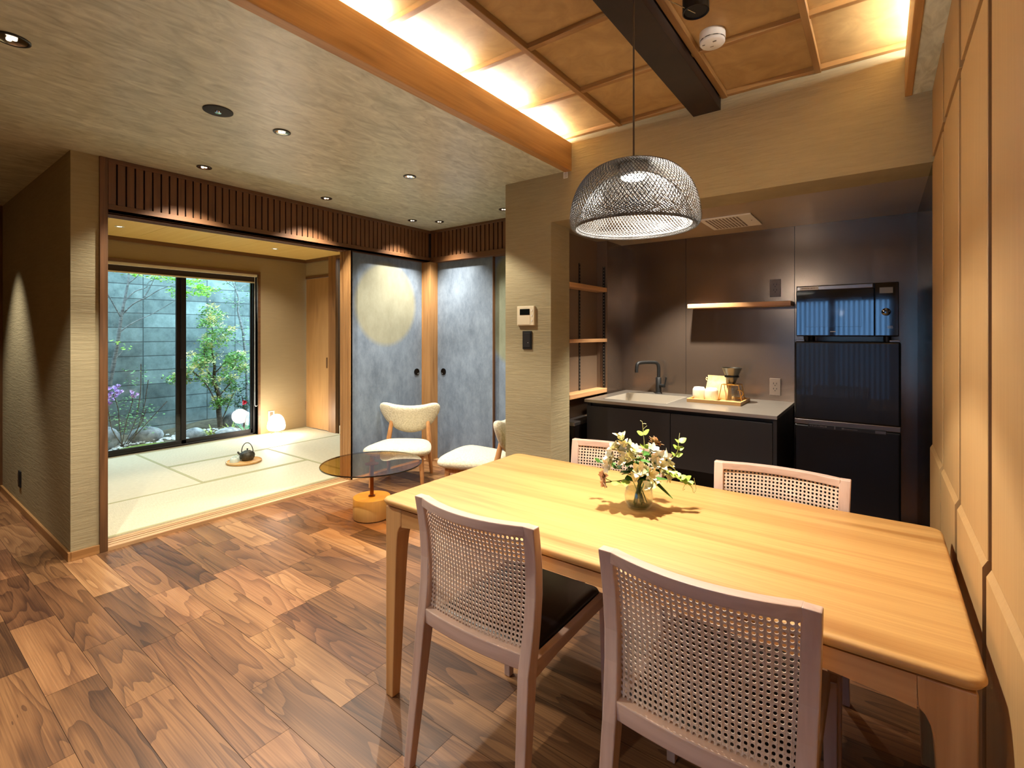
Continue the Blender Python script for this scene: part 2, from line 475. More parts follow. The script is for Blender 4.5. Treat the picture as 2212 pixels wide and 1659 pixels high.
def boucle():
    m, nt, p = new_mat('cream_boucle')
    tc = N(nt, 'ShaderNodeTexCoord')
    v = N(nt, 'ShaderNodeTexNoise', i_Scale=75.0, i_Detail=3.0)
    L(nt, tc.outputs['Object'], v.inputs['Vector'])
    rp = ramp(nt, [(0.3, S(186, 175, 146)), (0.65, S(212, 202, 174))])
    L(nt, v.outputs['Fac'], rp.inputs['Fac'])
    L(nt, rp.outputs['Color'], p.inputs['Base Color'])
    p.inputs['Roughness'].default_value = 0.95
    p.inputs['Sheen Weight'].default_value = 0.3
    bp = N(nt, 'ShaderNodeBump', i_Strength=0.7, i_Distance=0.006)
    L(nt, v.outputs['Fac'], bp.inputs['Height'])
    L(nt, bp.outputs['Normal'], p.inputs['Normal'])
    return m


M['boucle'] = boucle()


# ------------------------------------------------------------------ geometry
class B:
    def __init__(s):
        s.v = []
        s.f = []

    def add(s, vs, fs):
        o = len(s.v)
        s.v += [Vector(x) for x in vs]
        s.f += [tuple(i + o for i in f) for f in fs]
        return s

    def box(s, x0, x1, y0, y1, z0, z1):
        vs = [(x, y, z) for x in (x0, x1) for y in (y0, y1) for z in (z0, z1)]
        return s.add(vs, [(0, 1, 3, 2), (4, 6, 7, 5), (0, 4, 5, 1), (2, 3, 7, 6), (0, 2, 6, 4), (1, 5, 7, 3)])

    def quad(s, *pts):
        return s.add(pts, [tuple(range(len(pts)))])

    def rings(s, rings, closed=True, cap0=True, cap1=True):
        n = len(rings[0])
        vs = [p for r in rings for p in r]
        fs = []
        for k in range(len(rings) - 1):
            for i in range(n if closed else n - 1):
                j = (i + 1) % n
                fs.append((k * n + i, k * n + j, (k + 1) * n + j, (k + 1) * n + i))
        if cap0:
            fs.append(tuple(reversed(range(n))))
        if cap1:
            fs.append(tuple((len(rings) - 1) * n + i for i in range(n)))
        return s.add(vs, fs)

    def lathe(s, prof, c=(0, 0, 0), n=32, cap0=True, cap1=True):
        rs = []
        for r, z in prof:
            r = max(r, 1e-4)
            rs.append([(c[0] + r * math.cos(2 * PI * i / n), c[1] + r * math.sin(2 * PI * i / n), c[2] + z) for i in range(n)])
        return s.rings(rs, True, cap0, cap1)

    def tube(s, pts, r, n=8, caps=True):
        pts = [Vector(p) for p in pts]
        rs = r if isinstance(r, (list, tuple)) else [r] * len(pts)
        out = []
        ref = None
        for i, p in enumerate(pts):
            a = pts[max(0, i - 1)]
            b = pts[min(len(pts) - 1, i + 1)]
            t = (b - a)
            if t.length < 1e-9:
                t = Vector((0, 0, 1))
            t.normalize()
            if ref is None:
                ref = Vector((0, 0, 1)) if abs(t.z) < 0.9 else Vector((1, 0, 0))
            u = t.cross(ref)
            if u.length < 1e-6:
                u = t.cross(Vector((0.3, 1, 0.2)))
            u.normalize()
            w = u.cross(t).normalized()
            ref = w
            out.append([p + u * (rs[i] * math.cos(2 * PI * k / n)) + w * (rs[i] * math.sin(2 * PI * k / n)) for k in range(n)])
        return s.rings(out, True, caps, caps)

    def sweep(s, pts, sizes):
        """rectangular section in x,y at each point (for posts and legs)"""
        rs = []
        for (x, y, z), (w, d) in zip(pts, sizes):
            rs.append([(x - w / 2, y - d / 2, z), (x + w / 2, y - d / 2, z), (x + w / 2, y + d / 2, z), (x - w / 2, y + d / 2, z)])
        return s.rings(rs)

    def sweepx(s, pts, sizes):
        """rectangular section in y,z (for rails running along x)"""
        rs = []
        for (x, y, z), (d, h) in zip(pts, sizes):
            rs.append([(x, y - d / 2, z - h / 2), (x, y + d / 2, z - h / 2), (x, y + d / 2, z + h / 2), (x, y - d / 2, z + h / 2)])
        return s.rings(rs)

    def prism(s, poly, z0, z1):
        return s.rings([[(x, y, z0) for x, y in poly], [(x, y, z1) for x, y in poly]])

    def xf(s, mat):
        s.v = [mat @ v for v in s.v]
        return s

    def join(s, o):
        return s.add(o.v, o.f)


def mesh_obj(name, b, mat, parent=None, smooth=False, bevel=0.0, seg=2, world=True, autosmooth=True):
    me = bpy.data.meshes.new(name)
    vs = b.v
    if parent is not None and world:
        loc = parent.location.copy()
        p = parent
        while p.parent is not None:
            p = p.parent
            loc = loc + p.location
        vs = [v - loc for v in vs]
    me.from_pydata([tuple(v) for v in vs], [], b.f)
    bm = bmesh.new()
    bm.from_mesh(me)
    bmesh.ops.recalc_face_normals(bm, faces=bm.faces)
    bm.to_mesh(me)
    bm.free()
    me.materials.append(mat)
    o = bpy.data.objects.new(name, me)
    COL.objects.link(o)
    if parent is not None:
        o.parent = parent
    if smooth:
        for p in me.polygons:
            p.use_smooth = True
        if autosmooth:
            try:
                me.set_sharp_from_angle(angle=rad(50))
            except Exception:
                pass
    if bevel:
        md = o.modifiers.new('bevel', 'BEVEL')
        md.width = bevel
        md.segments = seg
        md.limit_method = 'ANGLE'
        md.angle_limit = rad(40)
        md.harden_normals = False
    return o


def thing(name, label, cat, loc=(0, 0, 0), rotz=0.0, group=None):
    o = bpy.data.objects.new(name, None)
    o.empty_display_size = 0.05
    COL.objects.link(o)
    o.location = loc
    o.rotation_euler = (0, 0, rotz)
    o['label'] = label
    o['category'] = cat
    if group:
        o['group'] = group
    return o


def tag(o, label, cat, group=None):
    o['label'] = label
    o['category'] = cat
    if group:
        o['group'] = group
    return o


def struct(name, b, mat, parent=None, label=None, **kw):
    o = mesh_obj(name, b, mat, parent, **kw)
    if parent is None:
        o['kind'] = 'structure'
        o['label'] = label or name.replace('_', ' ')
        o['category'] = name.split('_')[0]
    return o


def dup(root, loc, rotz, label, group=None):
    r = root.copy()
    COL.objects.link(r)
    r.location = loc
    r.rotation_euler = (0, 0, rotz)
    r['label'] = label
    if group:
        r['group'] = group
    for ch in list(root.children):
        c = ch.copy()
        COL.objects.link(c)
        c.parent = r
        for g in ch.children:
            d = g.copy()
            COL.objects.link(d)
            d.parent = c
    return r


def light(name, kind, loc, energy, color, parent=None, **kw):
    l = bpy.data.lights.new(name, kind)
    l.energy = energy
    l.color = color[:3]
    aim = kw.pop('aim', None)
    for k, v in kw.items():
        setattr(l, k, v)
    o = bpy.data.objects.new(name, l)
    COL.objects.link(o)
    if parent is not None:
        o.parent = parent
        o.location = Vector(loc) - parent.location
    else:
        o.location = loc
    if aim:
        d = Vector(aim).normalized()
        o.rotation_euler = d.to_track_quat('-Z', 'Y').to_euler()
    return o


WARM = (1.0, 0.93, 0.80)
WARM2 = (1.0, 0.68, 0.38)
SOFT = (1.0, 0.94, 0.83)
COVE = (1.0, 0.95, 0.86)

# ================================================================== SETTING
XL, YF, YH, XR, YB = -3.763, 3.62, 2.814, 0.182, 3.94     # opening plane, fusuma plane, header plane, right wall, kitchen back
CZ = 2.385                                                   # lower ceiling


# ---------------- floor: random-length walnut blocks
def build_floor():
    b = B()
    cols = []
    rr = random.Random(21)
    y = 0.4245 - 0.1525 * 17
    g = 0.0007
    while y < 3.95:
        y1 = y + 0.1525
        xmin = -6.5 if y < 0.76 else (-3.78 if y < 3.5 else -3.0)
        x = xmin - rr.random() * 0.6
        while x < 0.2:
            ln = rr.choice((0.40, 0.52, 0.667, 0.667, 0.74, 0.9))
            x0, x1 = max(x, xmin), min(x + ln, 0.2)
            if x1 - x0 > 0.01:
                b.quad((x0 + g, y + g, 0), (x1 - g, y + g, 0), (x1 - g, y1 - g, 0), (x0 + g, y1 - g, 0))
                cols.append((rr.random(), rr.random(), rr.random()))
            x += ln
        y = y1
    o = struct('floor', b, M['floor'], label='walnut block floor of the living and dining room')
    at = o.data.color_attributes.new('plank', 'FLOAT_COLOR', 'CORNER')
    for p in o.data.polygons:
        c = cols[p.index]
        for li in p.loop_indices:
            at.data[li].color = (c[0], c[1], c[2], 1)
    s = B().box(-6.6, 0.3, -2.2, 4.1, -0.12, -0.0015)
    mesh_obj('subfloor', s, M['gap'], o)


build_floor()

# ---------------- walls
b = B().box(-5.90, XL, 0.766, 0.897, 0.0, CZ).box(-5.90, -3.90, 0.897, 0.93, 0.0, 2.5)
b.box(XL - 0.14, XL - 0.02, 0.87, 0.897, 0, CZ)
struct('wall_left', b, M['plaster'], label='sand plaster wall end left of the tatami opening')
b = B().box(-6.6, -6.5, -2.1, 0.80, 0, CZ)
struct('wall_far_left', b, M['plaster'])
b = B().box(-6.5, -5.955, 0.74, 0.80, 0, 2.0).box(-5.955, -5.885, 0.70, 0.80, 0, CZ)
struct('door_5', b, M['brown'], label='brown wooden door and jamb at the far left edge')

b = B().box(-2.155, -1.772, YH, 3.06, 0, 2.78).box(-1.772, 0.32, YH, 3.06, 2.066, 2.78)
b.box(-2.155, -1.867, 3.06, 3.78, 0, 2.78)
struct('wall_kitchen', b, M['plaster'], label='sand plaster pier and header over the kitchen opening')

# right wall: tan veneer boards on a dark backing
grooves = [2.838, 2.355, 1.895, 1.415, 0.975, 0.52, 0.06, -0.40, -0.86, -1.32, -1.78, -2.05]
b = B()
for i in range(len(grooves) - 1):
    y1, y0 = grooves[i], grooves[i + 1]
    g = 0.025
    b.box(XR, XR + 0.02, y0 + g, y1 - g, 0.838, 2.055)
    b.box(XR, XR + 0.02, y0 + g, y1 - g, 2.088, 2.78)
wr = struct('wall_right', b, M['panelR'], label='tan veneer wall panels on the right', bevel=0.0015, seg=1)
b = B()
for i in range(len(grooves) - 1):
    y1, y0 = grooves[i], grooves[i + 1]
    g = 0.025
    prof = [(XR + 0.02, 0.0), (XR - 0.008, 0.0), (XR - 0.008, 0.822), (XR, 0.838), (XR + 0.02, 0.838)]
    b.rings([[(x, y0 + g, z) for x, z in prof], [(x, y1 - g, z) for x, z in prof]])
mesh_obj('lower_panel', b, M['panelR'], wr)
b = B().box(XR + 0.012, XR + 0.06, -2.1, YH + 0.01, 0, 2.8)
mesh_obj('backing', b, M['groove'], wr)

b = B()
# back wall with a slatted window opening, behind the viewpoint
b.box(-6.6, -1.25, -2.12, -2.0, 0, 2.6).box(0.14, 0.3, -2.12, -2.0, 0, 2.6)
b.box(-1.25, 0.14, -2.12, -2.0, 0, 0.25).box(-1.25, 0.14, -2.12, -2.0, 1.84, 2.6)
struct('wall_back', b, M['plaster'])
b = B()
b.box(-1.25, 0.14, -2.04, -1.99, 0.25, 0.29).box(-1.25, 0.14, -2.04, -1.99, 1.80, 1.84)
b.box(-1.25, -1.21, -2.04, -1.99, 0.25, 1.84).box(0.10, 0.14, -2.04, -1.99, 0.25, 1.84).box(-0.60, -0.53, -2.04, -1.99, 0.25, 1.84)
x = -1.19
while x < 0.1:
    b.box(x, x + 0.03, -2.03, -2.0, 0.25, 1.84)
    x += 0.062
w2 = struct('window_2', b, M['brown'], label='slatted lattice window behind the viewpoint')
mesh_obj('pane', B().quad((-1.25, -2.06, 0.25), (0.14, -2.06, 0.25), (0.14, -2.06, 1.84), (-1.25, -2.06, 1.84)), M['pane2'], w2)

# ---------------- ceilings
b = B().box(-6.6, -1.663, -2.1, 3.75, CZ, CZ + 0.06)
b.box(-1.663, 0.3, -2.1, -0.15, CZ, CZ + 0.1)
struct('ceiling', b, M['ceiling'], label='grey beige papered lower ceiling')
b = B().box(0.114, XR + 0.02, -0.15, YH, CZ - 0.008, CZ + 0.05)
struct('ceiling_soffit', b, M['ceiling'], label='narrow papered soffit beside the right wall')

# raised coffered ceiling
b = B().box(-1.76, 0.30, -0.2, YH + 0.02, 2.612, 2.66)
cc = struct('ceiling_coffered', b, M['plywood'], label='raised coffered plywood ceiling over the table')
bx = B()
y = 2.304
while y > -0.2:
    bx.box(-1.70, 0.18, y - 0.014, y + 0.014, 2.588, 2.613)
    y -= 0.4845
bx.box(-1.70, 0.18, YH - 0.03, YH, 2.588, 2.613)
mesh_obj('cross_batten', bx, M['batten'], cc, bevel=0.002, seg=1)
by = B()
for xa in (-1.273, -0.242):
    by.box(xa - 0.014, xa + 0.014, -0.2, YH, 2.583, 2.612)
by.box(-0.684, -0.655, -0.2, YH, 2.583, 2.612).box(-1.705, -1.683, -0.2, YH, 2.585, 2.612)
mesh_obj('long_batten', by, M['battenY'], cc, bevel=0.002, seg=1)
b = B().box(-1.76, -1.700, -0.2, YH, CZ + 0.065, 2.611)
b.box(XR + 0.001, 0.30, -0.2, YH, CZ + 0.065, 2.611).box(-1.76, 0.30, -0.22, -0.15, CZ + 0.065, 2.611)
struct('trim_1', b, M['plaster_smooth'], label='pale plaster sides of the raised ceiling recess')

# beams
b = B().box(-1.663, -1.612, -0.2, YH, CZ - 0.008, 2.560)
struct('trim_2', b, M['beam'], label='amber stained fascia beam along the lower ceiling', bevel=0.003)
b = B().box(0.088, 0.114, -0.2, YH, 2.373, 2.552)
struct('trim_4', b, M['beam'], label='wooden fascia beam beside the right wall', bevel=0.003)
b = B().box(-0.836, -0.690, -0.2, YH, 2.526, 2.60)
struct('trim_5', b, M['dark_beam'], label='dark beam crossing the coffered ceiling', bevel=0.002)

# ---------------- lattice frieze over the opening and the sliding doors
b = B()
b.box(XL - 0.13, XL - 0.012, 0.90, YF + 0.12, 2.075, 2.5)
fz = struct('trim_6', b, M['groove'], label='dark slatted frieze above the tatami opening')
s = B()
y = 0.959
while y < YF - 0.03:
    s.box(XL - 0.014, XL + 0.004, y - 0.0185, y + 0.0185, 2.10, 2.365)
    y += 0.0467
mesh_obj('slats', s, M['slat'], fz)
r = B().box(XL - 0.02, XL + 0.010, 0.937, YF, 2.358, CZ).box(XL - 0.02, XL + 0.010, 0.937, YF, 2.052, 2.106)
r.box(XL - 0.13, XL + 0.010, 0.937, YF, 2.052, 2.076)
for k in range(3):
    r.box(XL - 0.115 + k * 0.04, XL - 0.10 + k * 0.04, 0.937, 2.60, 2.045, 2.053)
mesh_obj('rails', r, M['brownY'], fz, bevel=0.002, seg=1)
b = B().box(XL, -2.0, YF + 0.014, YF + 0.13, 2.075, 2.5)
fz = struct('trim_7', b, M['groove'], label='dark slatted frieze above the right sliding doors')
s = B()
x = XL + 0.035
while x < -2.1:
    s.box(x - 0.0185, x + 0.0185, YF - 0.002, YF + 0.015, 2.10, 2.365)
    x += 0.0525
mesh_obj('slats', s, M['slat'], fz)
r = B().box(XL, -2.0, YF - 0.008, YF + 0.02, 2.358, CZ).box(XL, -2.0, YF - 0.010, YF + 0.11, 2.052, 2.106)
mesh_obj('rails', r, M['brownX'], fz, bevel=0.002, seg=1)

# posts
b = B().box(XL - 0.14, XL + 0.012, 0.897, 0.937, 0, CZ)
struct('trim_8', b, M['brown'], label='brown post at the left of the tatami opening', bevel=0.002)
b = B()
for k in range(4):
    b.box(XL - 0.138 + k * 0.038, XL - 0.104 + k * 0.038, 2.640, 2.668, 0.018, 2.053)
b.box(XL - 0.138, XL + 0.010, 2.648, 2.668, 0.018, 2.053)
struct('trim_9', b, M['post'], label='honey post of stepped strips right of the tatami opening', bevel=0.002)
b = B().box(XL - 0.05, XL + 0.062, YF - 0.062, YF + 0.05, 0.0, 2.053)
struct('trim_10', b, M['post'], label='honey corner post between the sliding doors', bevel=0.003)

# sill with three tracks
b = B()
xs = [XL - 0.14, XL - 0.112, XL - 0.1, XL - 0.076, XL - 0.064, XL - 0.04, XL - 0.028, XL + 0.012]
for k in range(7):
    if k % 2 == 0:
        b.box(xs[k], xs[k + 1], 0.937, YF - 0.06, 0.0, 0.022)
sl = struct('trim_11', b, M['sill'], label='pale grooved sill between wood floor and tatami')
b = B()
for k in (1, 3, 5):
    b.box(xs[k], xs[k + 1], 0.937, YF - 0.06, 0.0, 0.012)
mesh_obj('track_groove', b, M['brownY'], sl)
b = B().box(XL + 0.06, -2.16, YF - 0.012, YF + 0.1, 0.0, 0.018)
struct('trim_12', b, M['sill'], label='pale sill under the right sliding doors')

# skirting
b = B().box(-5.90, XL + 0.012, 0.752, 0.766, 0, 0.052)
struct('baseboard_left', b, M['skirtX'], label='oak skirting along the left wall', bevel=0.002)
b = B().box(XL, XL + 0.013, 0.766, 0.897, 0, 0.052)
struct('baseboard_left_end', b, M['skirt'], label='oak skirting round the wall end', bevel=0.002)
b = B().box(-2.168, -2.155, YH, YF, 0, 0.05)
struct('baseboard_pier', b, M['skirt'], label='oak skirting on the pier side')


# ---------------- sliding doors
def sliding_door(name, label, loc, ext, mat, pull, axis):
    t = thing(name, label, 'door', loc)
    t['kind'] = 'structure'
    b = B().box(*ext)
    mesh_obj('door_panel', b, mat, t)
    if pull:
        n = 28
        p = B()
        prof = [(0.034, 0.0), (0.034, 0.006), (0.027, 0.007), (0.024, 0.002), (0.0, 0.002)]
        p.lathe(prof, n=n, cap0=True, cap1=True)
        rot = Matrix.Rotation(PI / 2, 4, 'Y') if axis == 'X' else Matrix.Rotation(PI / 2, 4, 'X')
        p.xf(Matrix.Translation(pull) @ rot)
        mesh_obj('finger_pull', p, M['pull'], t, smooth=True)
    return t


d = sliding_door('door_1', 'blue-grey sliding door with pale round moon', (XL, 2.66, 0), (XL - 0.078, XL - 0.050, 2.65, YF - 0.05, 0.02, 2.053), M['fus1'], (XL - 0.050, 3.478, 0.925), 'X')
f = B()
f.box(XL - 0.080, XL - 0.046, YF - 0.072, YF - 0.058, 0.02, 2.053)
mesh_obj('edge_strip', f, M['post'], d)
d = sliding_door('door_2', 'plain blue-grey sliding door right of the corner post', (-3.70, YF, 0), (-3.72, -2.953, YF + 0.048, YF + 0.070, 0.018, 2.053), M['fus2'], (-3.615, YF + 0.048, 0.925), 'Y')
f = B().box(-2.962, -2.952, YF + 0.044, YF + 0.072, 0.018, 2.053)
mesh_obj('edge_strip', f, M['brown'], d)
sliding_door('door_3', 'blue-grey sliding door with olive moon part behind the pier', (-2.95, YF, 0), (-2.97, -2.1, YF + 0.078, YF + 0.10, 0.018, 2.053), M['fus3'], None, 'Y')

# ---------------- tatami room shell
b = B()
b.box(-6.50, -6.36, 0.90, 1.0, -0.1, 2.5).box(-6.50, -6.36, 3.11, 3.9, -0.1, 2.5)
b.box(-6.50, -6.36, 1.0, 3.11, 2.068, 2.5).box(-6.50, -6.36, 1.0, 3.11, -0.15, 0.03)
struct('wall_tatami_window', b, M['plaster_smooth'], label='sand plaster wall around the garden window')
b = B().box(-6.36, -5.79, 3.77, 3.85, 2.10, 2.5)
b.box(-5.56, -3.9, 3.77, 3.80, 1.512, 2.5)
struct('wall_tatami_alcove', b, M['plaster_smooth'], label='sand plaster above the closet door and alcove')
b = B().box(-5.64, -3.7, 4.28, 4.36, 0, 2.5).box(-5.80, -5.63, 3.79, 4.36, 0, 2.5).box(-3.9, -3.86, 2.668, 4.36, 0, 2.5)
struct('wall_alcove', b, M['recess'], label='brown walls inside the alcove')
b = B().box(-5.575, -3.9, 3.765, 4.28, 0.0, 0.135)
tag(mesh_obj('alcove_step', b, M['cream'], bevel=0.004), 'low cream step inside the alcove', 'step')
COL.objects['alcove_step']['kind'] = 'structure'
b = B().box(-5.79, -5.63, 3.745, 3.79, 0.0, 2.33)
struct('trim_13', b, M['column'], label='brown alcove column right of the closet door', bevel=0.004)
b = B().box(-6.5, -3.9, 0.9, 3.9, 2.335, 2.42)
tc_ = struct('ceiling_tatami', b, M['groove'], label='golden board ceiling of the tatami room')
M['tatami_ceiling'] = wood('golden_ceiling_boards', S(234, 188, 100), S(247, 208, 126), 'X', across=26, lines=5, contrast=0.6, rough=0.5)
b = B()
for y0, y1 in ((0.93, 1.36), (1.36, 1.80), (1.80, 2.25), (2.25, 2.70), (2.70, 3.15), (3.15, 3.77)):
    b.box(-6.36, -3.9, y0 + 0.002, y1 - 0.002, 2.328, 2.337)
mesh_obj('boards', b, M['tatami_ceiling'], tc_)
b = B().box(-6.36, -6.342, 0.93, 3.77, 2.285, 2.33).box(-6.36, -3.9, 3.752, 3.77, 2.285, 2.33)
struct('trim_14', b, M['brownY'], label='brown ceiling moulding of the tatami room')
b = B().box(-6.36, -6.345, 0.95, 3.14, 2.066, 2.10).box(-6.36, -6.345, 3.11, 3.14, 0.03, 2.066)
b.box(-6.48, -6.36, 3.11, 3.116, 0.03, 2.066)
struct('trim_15', b, M['brownY'], label='brown wooden casing of the garden window', bevel=0.002)
b = B().box(-6.36, -5.79, 3.765, 3.79, 2.066, 2.10)
struct('trim_16', b, M['brownX'], label='thin rail above the closet door')
# closet door
t = thing('door_4', 'plain honey veneer closet door beside the alcove column', 'door', (-6.07, 3.78, 0))
t['kind'] = 'structure'
mesh_obj('door_panel', B().box(-6.352, -5.792, 3.768, 3.80, 0.034, 2.062), M['closet'], t, bevel=0.002)
p = B()
p.box(-5.868, -5.842, 3.762, 3.769, 0.86, 1.00)
mesh_obj('recessed_pull', p, M['brown'], t, bevel=0.003)
p = B().box(-6.358, -6.346, 3.758, 3.768, 0.27, 0.38)
mesh_obj('hinge', p, M['chrome'], t)

# tatami mats (half mat in the middle)
b = B().box(-6.4, XL - 0.14, 0.92, 3.78, -0.1, 0.002)
struct('floor_tatami', b, M['gap'], label='base under the tatami mats')
XN = XL - 0.141
mats = [
    ((XN, -4.69), (0.93, 2.78), 'Y', 'long tatami mat nearest the wood floor', 'x'),
    ((XN, -5.50), (2.78, 3.745), 'X', 'long tatami mat in front of the alcove', 'y'),
    ((-6.355, -5.50), (1.84, 3.76), 'Y', 'long tatami mat along the garden window under the egg lamp', 'x'),
    ((-6.355, -4.69), (0.93, 1.84), 'X', 'long tatami mat against the left side wall', 'y'),
    ((-5.50, -4.69), (1.84, 2.78), 'Y', 'small square tatami mat in the middle under the kettle tray', 'x'),
]
for (xa, xb), (ya, yb), ax, lab, hax in mats:
    x0, x1 = min(xa, xb), max(xa, xb)
    y0, y1 = min(ya, yb), max(ya, yb)
    t = thing('tatami_mat', lab, 'tatami mat', ((x0 + x1) / 2, (y0 + y1) / 2, 0.002), group='tatami mats')
    g = 0.001
    mesh_obj('rush_surface', B().box(x0 + g, x1 - g, y0 + g, y1 - g, 0.002, 0.030), M['tatami' + ax], t)
    h = 0.026
    if hax == 'x':
        for xx in (x0 + g, x1 - g - h):
            mesh_obj('cloth_border', B().box(xx, xx + h, y0 + g, y1 - g, 0.0295, 0.0312), M['heri'], t)
    else:
        for yy in (y0 + g, y1 - g - h):
            mesh_obj('cloth_border', B().box(x0 + g, x1 - g, yy, yy + h, 0.0295, 0.0312), M['heri'], t)

# garden window
t = thing('window_1', 'dark framed sliding window onto the garden', 'window', (-6.46, 2.05, 0.03))
t['kind'] = 'structure'
b = B()
xo0, xo1 = -6.49, -6.42
b.box(xo0, xo1, 1.0, 3.11, 0.03, 0.050).box(xo0, xo1, 1.0, 3.11, 2.03, 2.068).box(xo0, xo1, 1.0, 1.03, 0.03, 2.06).box(xo0, xo1, 3.082, 3.11, 0.03, 2.06)
mesh_obj('window_frame', b, M['alu'], t, bevel=0.002, seg=1)


def sash(y0, y1, x, name, wr_=0.05):
    b = B()
    b.box(x - 0.014, x + 0.014, y0, y1, 0.048, 0.094).box(x - 0.014, x + 0.014, y0, y1, 1.99, 2.034)
    b.box(x - 0.014, x + 0.014, y0, y0 + 0.05, 0.048, 2.034).box(x - 0.014, x + 0.014, y1 - wr_, y1, 0.048, 2.034)
    o = mesh_obj(name, b, M['alu'], t, bevel=0.002, seg=1)
    g = B().quad((x, y0 + 0.04, 0.08), (x, y1 - wr_ + 0.01, 0.08), (x, y1 - wr_ + 0.01, 2.0), (x, y0 + 0.04, 2.0))
    gp = mesh_obj('pane', g, M['pane'], t)
    gp.parent = o
    return o


sash(1.02, 2.325, -6.438, 'sash')
sash(2.235, 3.100, -6.470, 'sash', 0.032)
mesh_obj('lock', B().box(-6.424, -6.405, 2.262, 2.288, 0.92, 1.02), M['black'], t, bevel=0.004)

# roller blind, rolled up above the window
t = thing('roller_blind', 'rolled-up dark roller blind with cream head rail above the garden window', 'blind', (-6.39, 2.05, 2.05))
mesh_obj('head_rail', B().box(-6.425, -6.362, 1.01, 3.105, 2.036, 2.066), M['cream'], t, bevel=0.002)
mesh_obj('blind_fabric', B().box(-6.405, -6.40, 1.02, 3.09, 1.972, 2.038), M['blind'], t)
mesh_obj('bottom_bar', B().box(-6.41, -6.395, 1.02, 3.09, 1.958, 1.974), M['cream'], t, bevel=0.002)
pts = []
for k in range(25):
    a = PI + PI * k / 24
    pts.append((-6.375, 3.098 + 0.017 * math.cos(a), 0.42 + 0.03 * math.sin(a)))
pts = [(-6.375, 3.081, 2.03), (-6.375, 3.081, 1.2)] + pts + [(-6.375, 3.115, 1.2), (-6.375, 3.110, 2.03)]
mesh_obj('pull_cord', B().tube(pts, 0.0035, 6), M['white'], t, smooth=True)

# ---------------- kitchen shell
b = B().box(-1.86, 0.30, 3.06, 4.1, 2.067, 2.2)
struct('ceiling_kitchen', b, M['kitchen_ceiling'], label='taupe kitchen ceiling')
b = B()
b.box(-1.9, -1.226 - 0.003, YB, YB + 0.1, 0, 2.067).box(-1.226, -0.48, YB, YB + 0.1, 0, 2.067).box(-0.477, 0.3, YB, YB + 0.1, 0, 2.067)
wkb = struct('wall_kitchen_back', b, M['steel_wall'], label='dark bronze steel panels at the back of the kitchen')
mesh_obj('seam_backing', B().box(-1.9, 0.3, YB + 0.004, YB + 0.14, 0, 2.2), M['black'], wkb)
b = B().box(-1.862, -1.768, 3.662, YB, 0, 2.067)
struct('wall_kitchen_left', b, M['steel_wall'], label='dark steel panel at the kitchen left corner')
b = B().box(-1.866, -1.861, 3.06, 3.662, 0, 2.067).box(-1.862, -1.770, 3.6605, 3.662, 0.842, 2.067)
struct('wall_alcove_back', b, M['alcove'], label='taupe lining of the shelf alcove')
b = B().box(0.184, 0.26, YH, 3.30, 0, 2.067).box(0.184, 0.26, 3.303, YB + 0.1, 0, 2.067)
struct('wall_kitchen_right', b, M['steel_black'], label='black steel side wall beside the fridge')

# ================================================================== FIXTURES
def downlight(x, y, z, label, energy, size=70, blend=0.35, r=0.043, color=WARM, trim='black', group='recessed ceiling downlights', aim=(0, 0, -1)):
    t = thing('downlight', label, 'ceiling light', (x, y, z), group=group)
    b = B().lathe([(r, 0.0), (r, -0.004), (r - 0.004, -0.006), (r - 0.009, -0.005), (r - 0.010, 0.001)], (x, y, z), 36, False, False)
    mesh_obj('trim_ring', b, M[trim], t, smooth=True)
    b = B().lathe([(r - 0.010, -0.0045), (r - 0.022, -0.001), (0.0, -0.001)], (x, y, z), 32, False, True)
    mesh_obj('reflector', b, M['chrome'], t, smooth=True)
    for k in range(2 if trim == 'black' else 1):
        dx = (-0.010 + 0.020 * k) if trim == 'black' else 0.0
        b = B().lathe([(0.0085 if trim == 'black' else 0.02, -0.003), (0.006, -0.0055), (0.0, -0.0058)], (x + dx * 0.8, y + dx * 0.6, z), 16, True, True)
        mesh_obj('lamp_lens', b, M['lens'], t, smooth=True)
    light('lamp_glow', 'SPOT', (x, y, z - 0.012), energy, color, t, spot_size=rad(size), spot_blend=blend, shadow_soft_size=0.02, aim=aim)
    return t


E_D = 42.0
downlight(-2.52, 0.351, CZ, 'large silver-ringed ceiling downlight at the far left, nearest the viewer', E_D * 1.25, 113, 0.25, 0.052)
downlight(-2.537, 1.367, CZ, 'ceiling downlight just beyond the round black ceiling speaker', E_D * 0.85, 113, 0.25)
downlight(-3.473, 1.359, CZ, 'ceiling downlight close to the slatted frieze, first from its left end', E_D * 0.9, 110, 0.5)
downlight(-3.50, 2.248, CZ, 'ceiling downlight close to the slatted frieze, second from its left end', E_D * 0.9, 110, 0.5)
downlight(-3.536, 3.173, CZ, 'ceiling downlight close to the slatted frieze above the moon door', E_D * 1.0, 100, 0.7)
downlight(-3.367, 3.36, CZ, 'ceiling downlight above the plain blue-grey sliding door', E_D * 1.0, 100, 0.7)
downlight(-2.56, 2.273, CZ, 'ceiling downlight midway between the amber beam and the corner', E_D * 0.85, 113, 0.25)
downlight(-2.591, 3.357, CZ, 'ceiling downlight half hidden by the pier top', E_D * 0.6, 84, 0.6)
downlight(-5.25, 0.385, CZ, 'ceiling downlight washing the left wall, outside the frame', E_D * 1.3, 66, 0.75)
downlight(-1.15, -0.85, CZ, 'added fill downlight behind the viewpoint, outside the frame', E_D * 0.5, 113, 0.4)  # invented unseen lamp, fill light for the chair backs
downlight(-5.749, 1.522, 2.328, 'white-ringed downlight in the golden boards, left', E_D * 0.55, 120, 0.9, 0.036, trim='white', group='tatami room downlights')
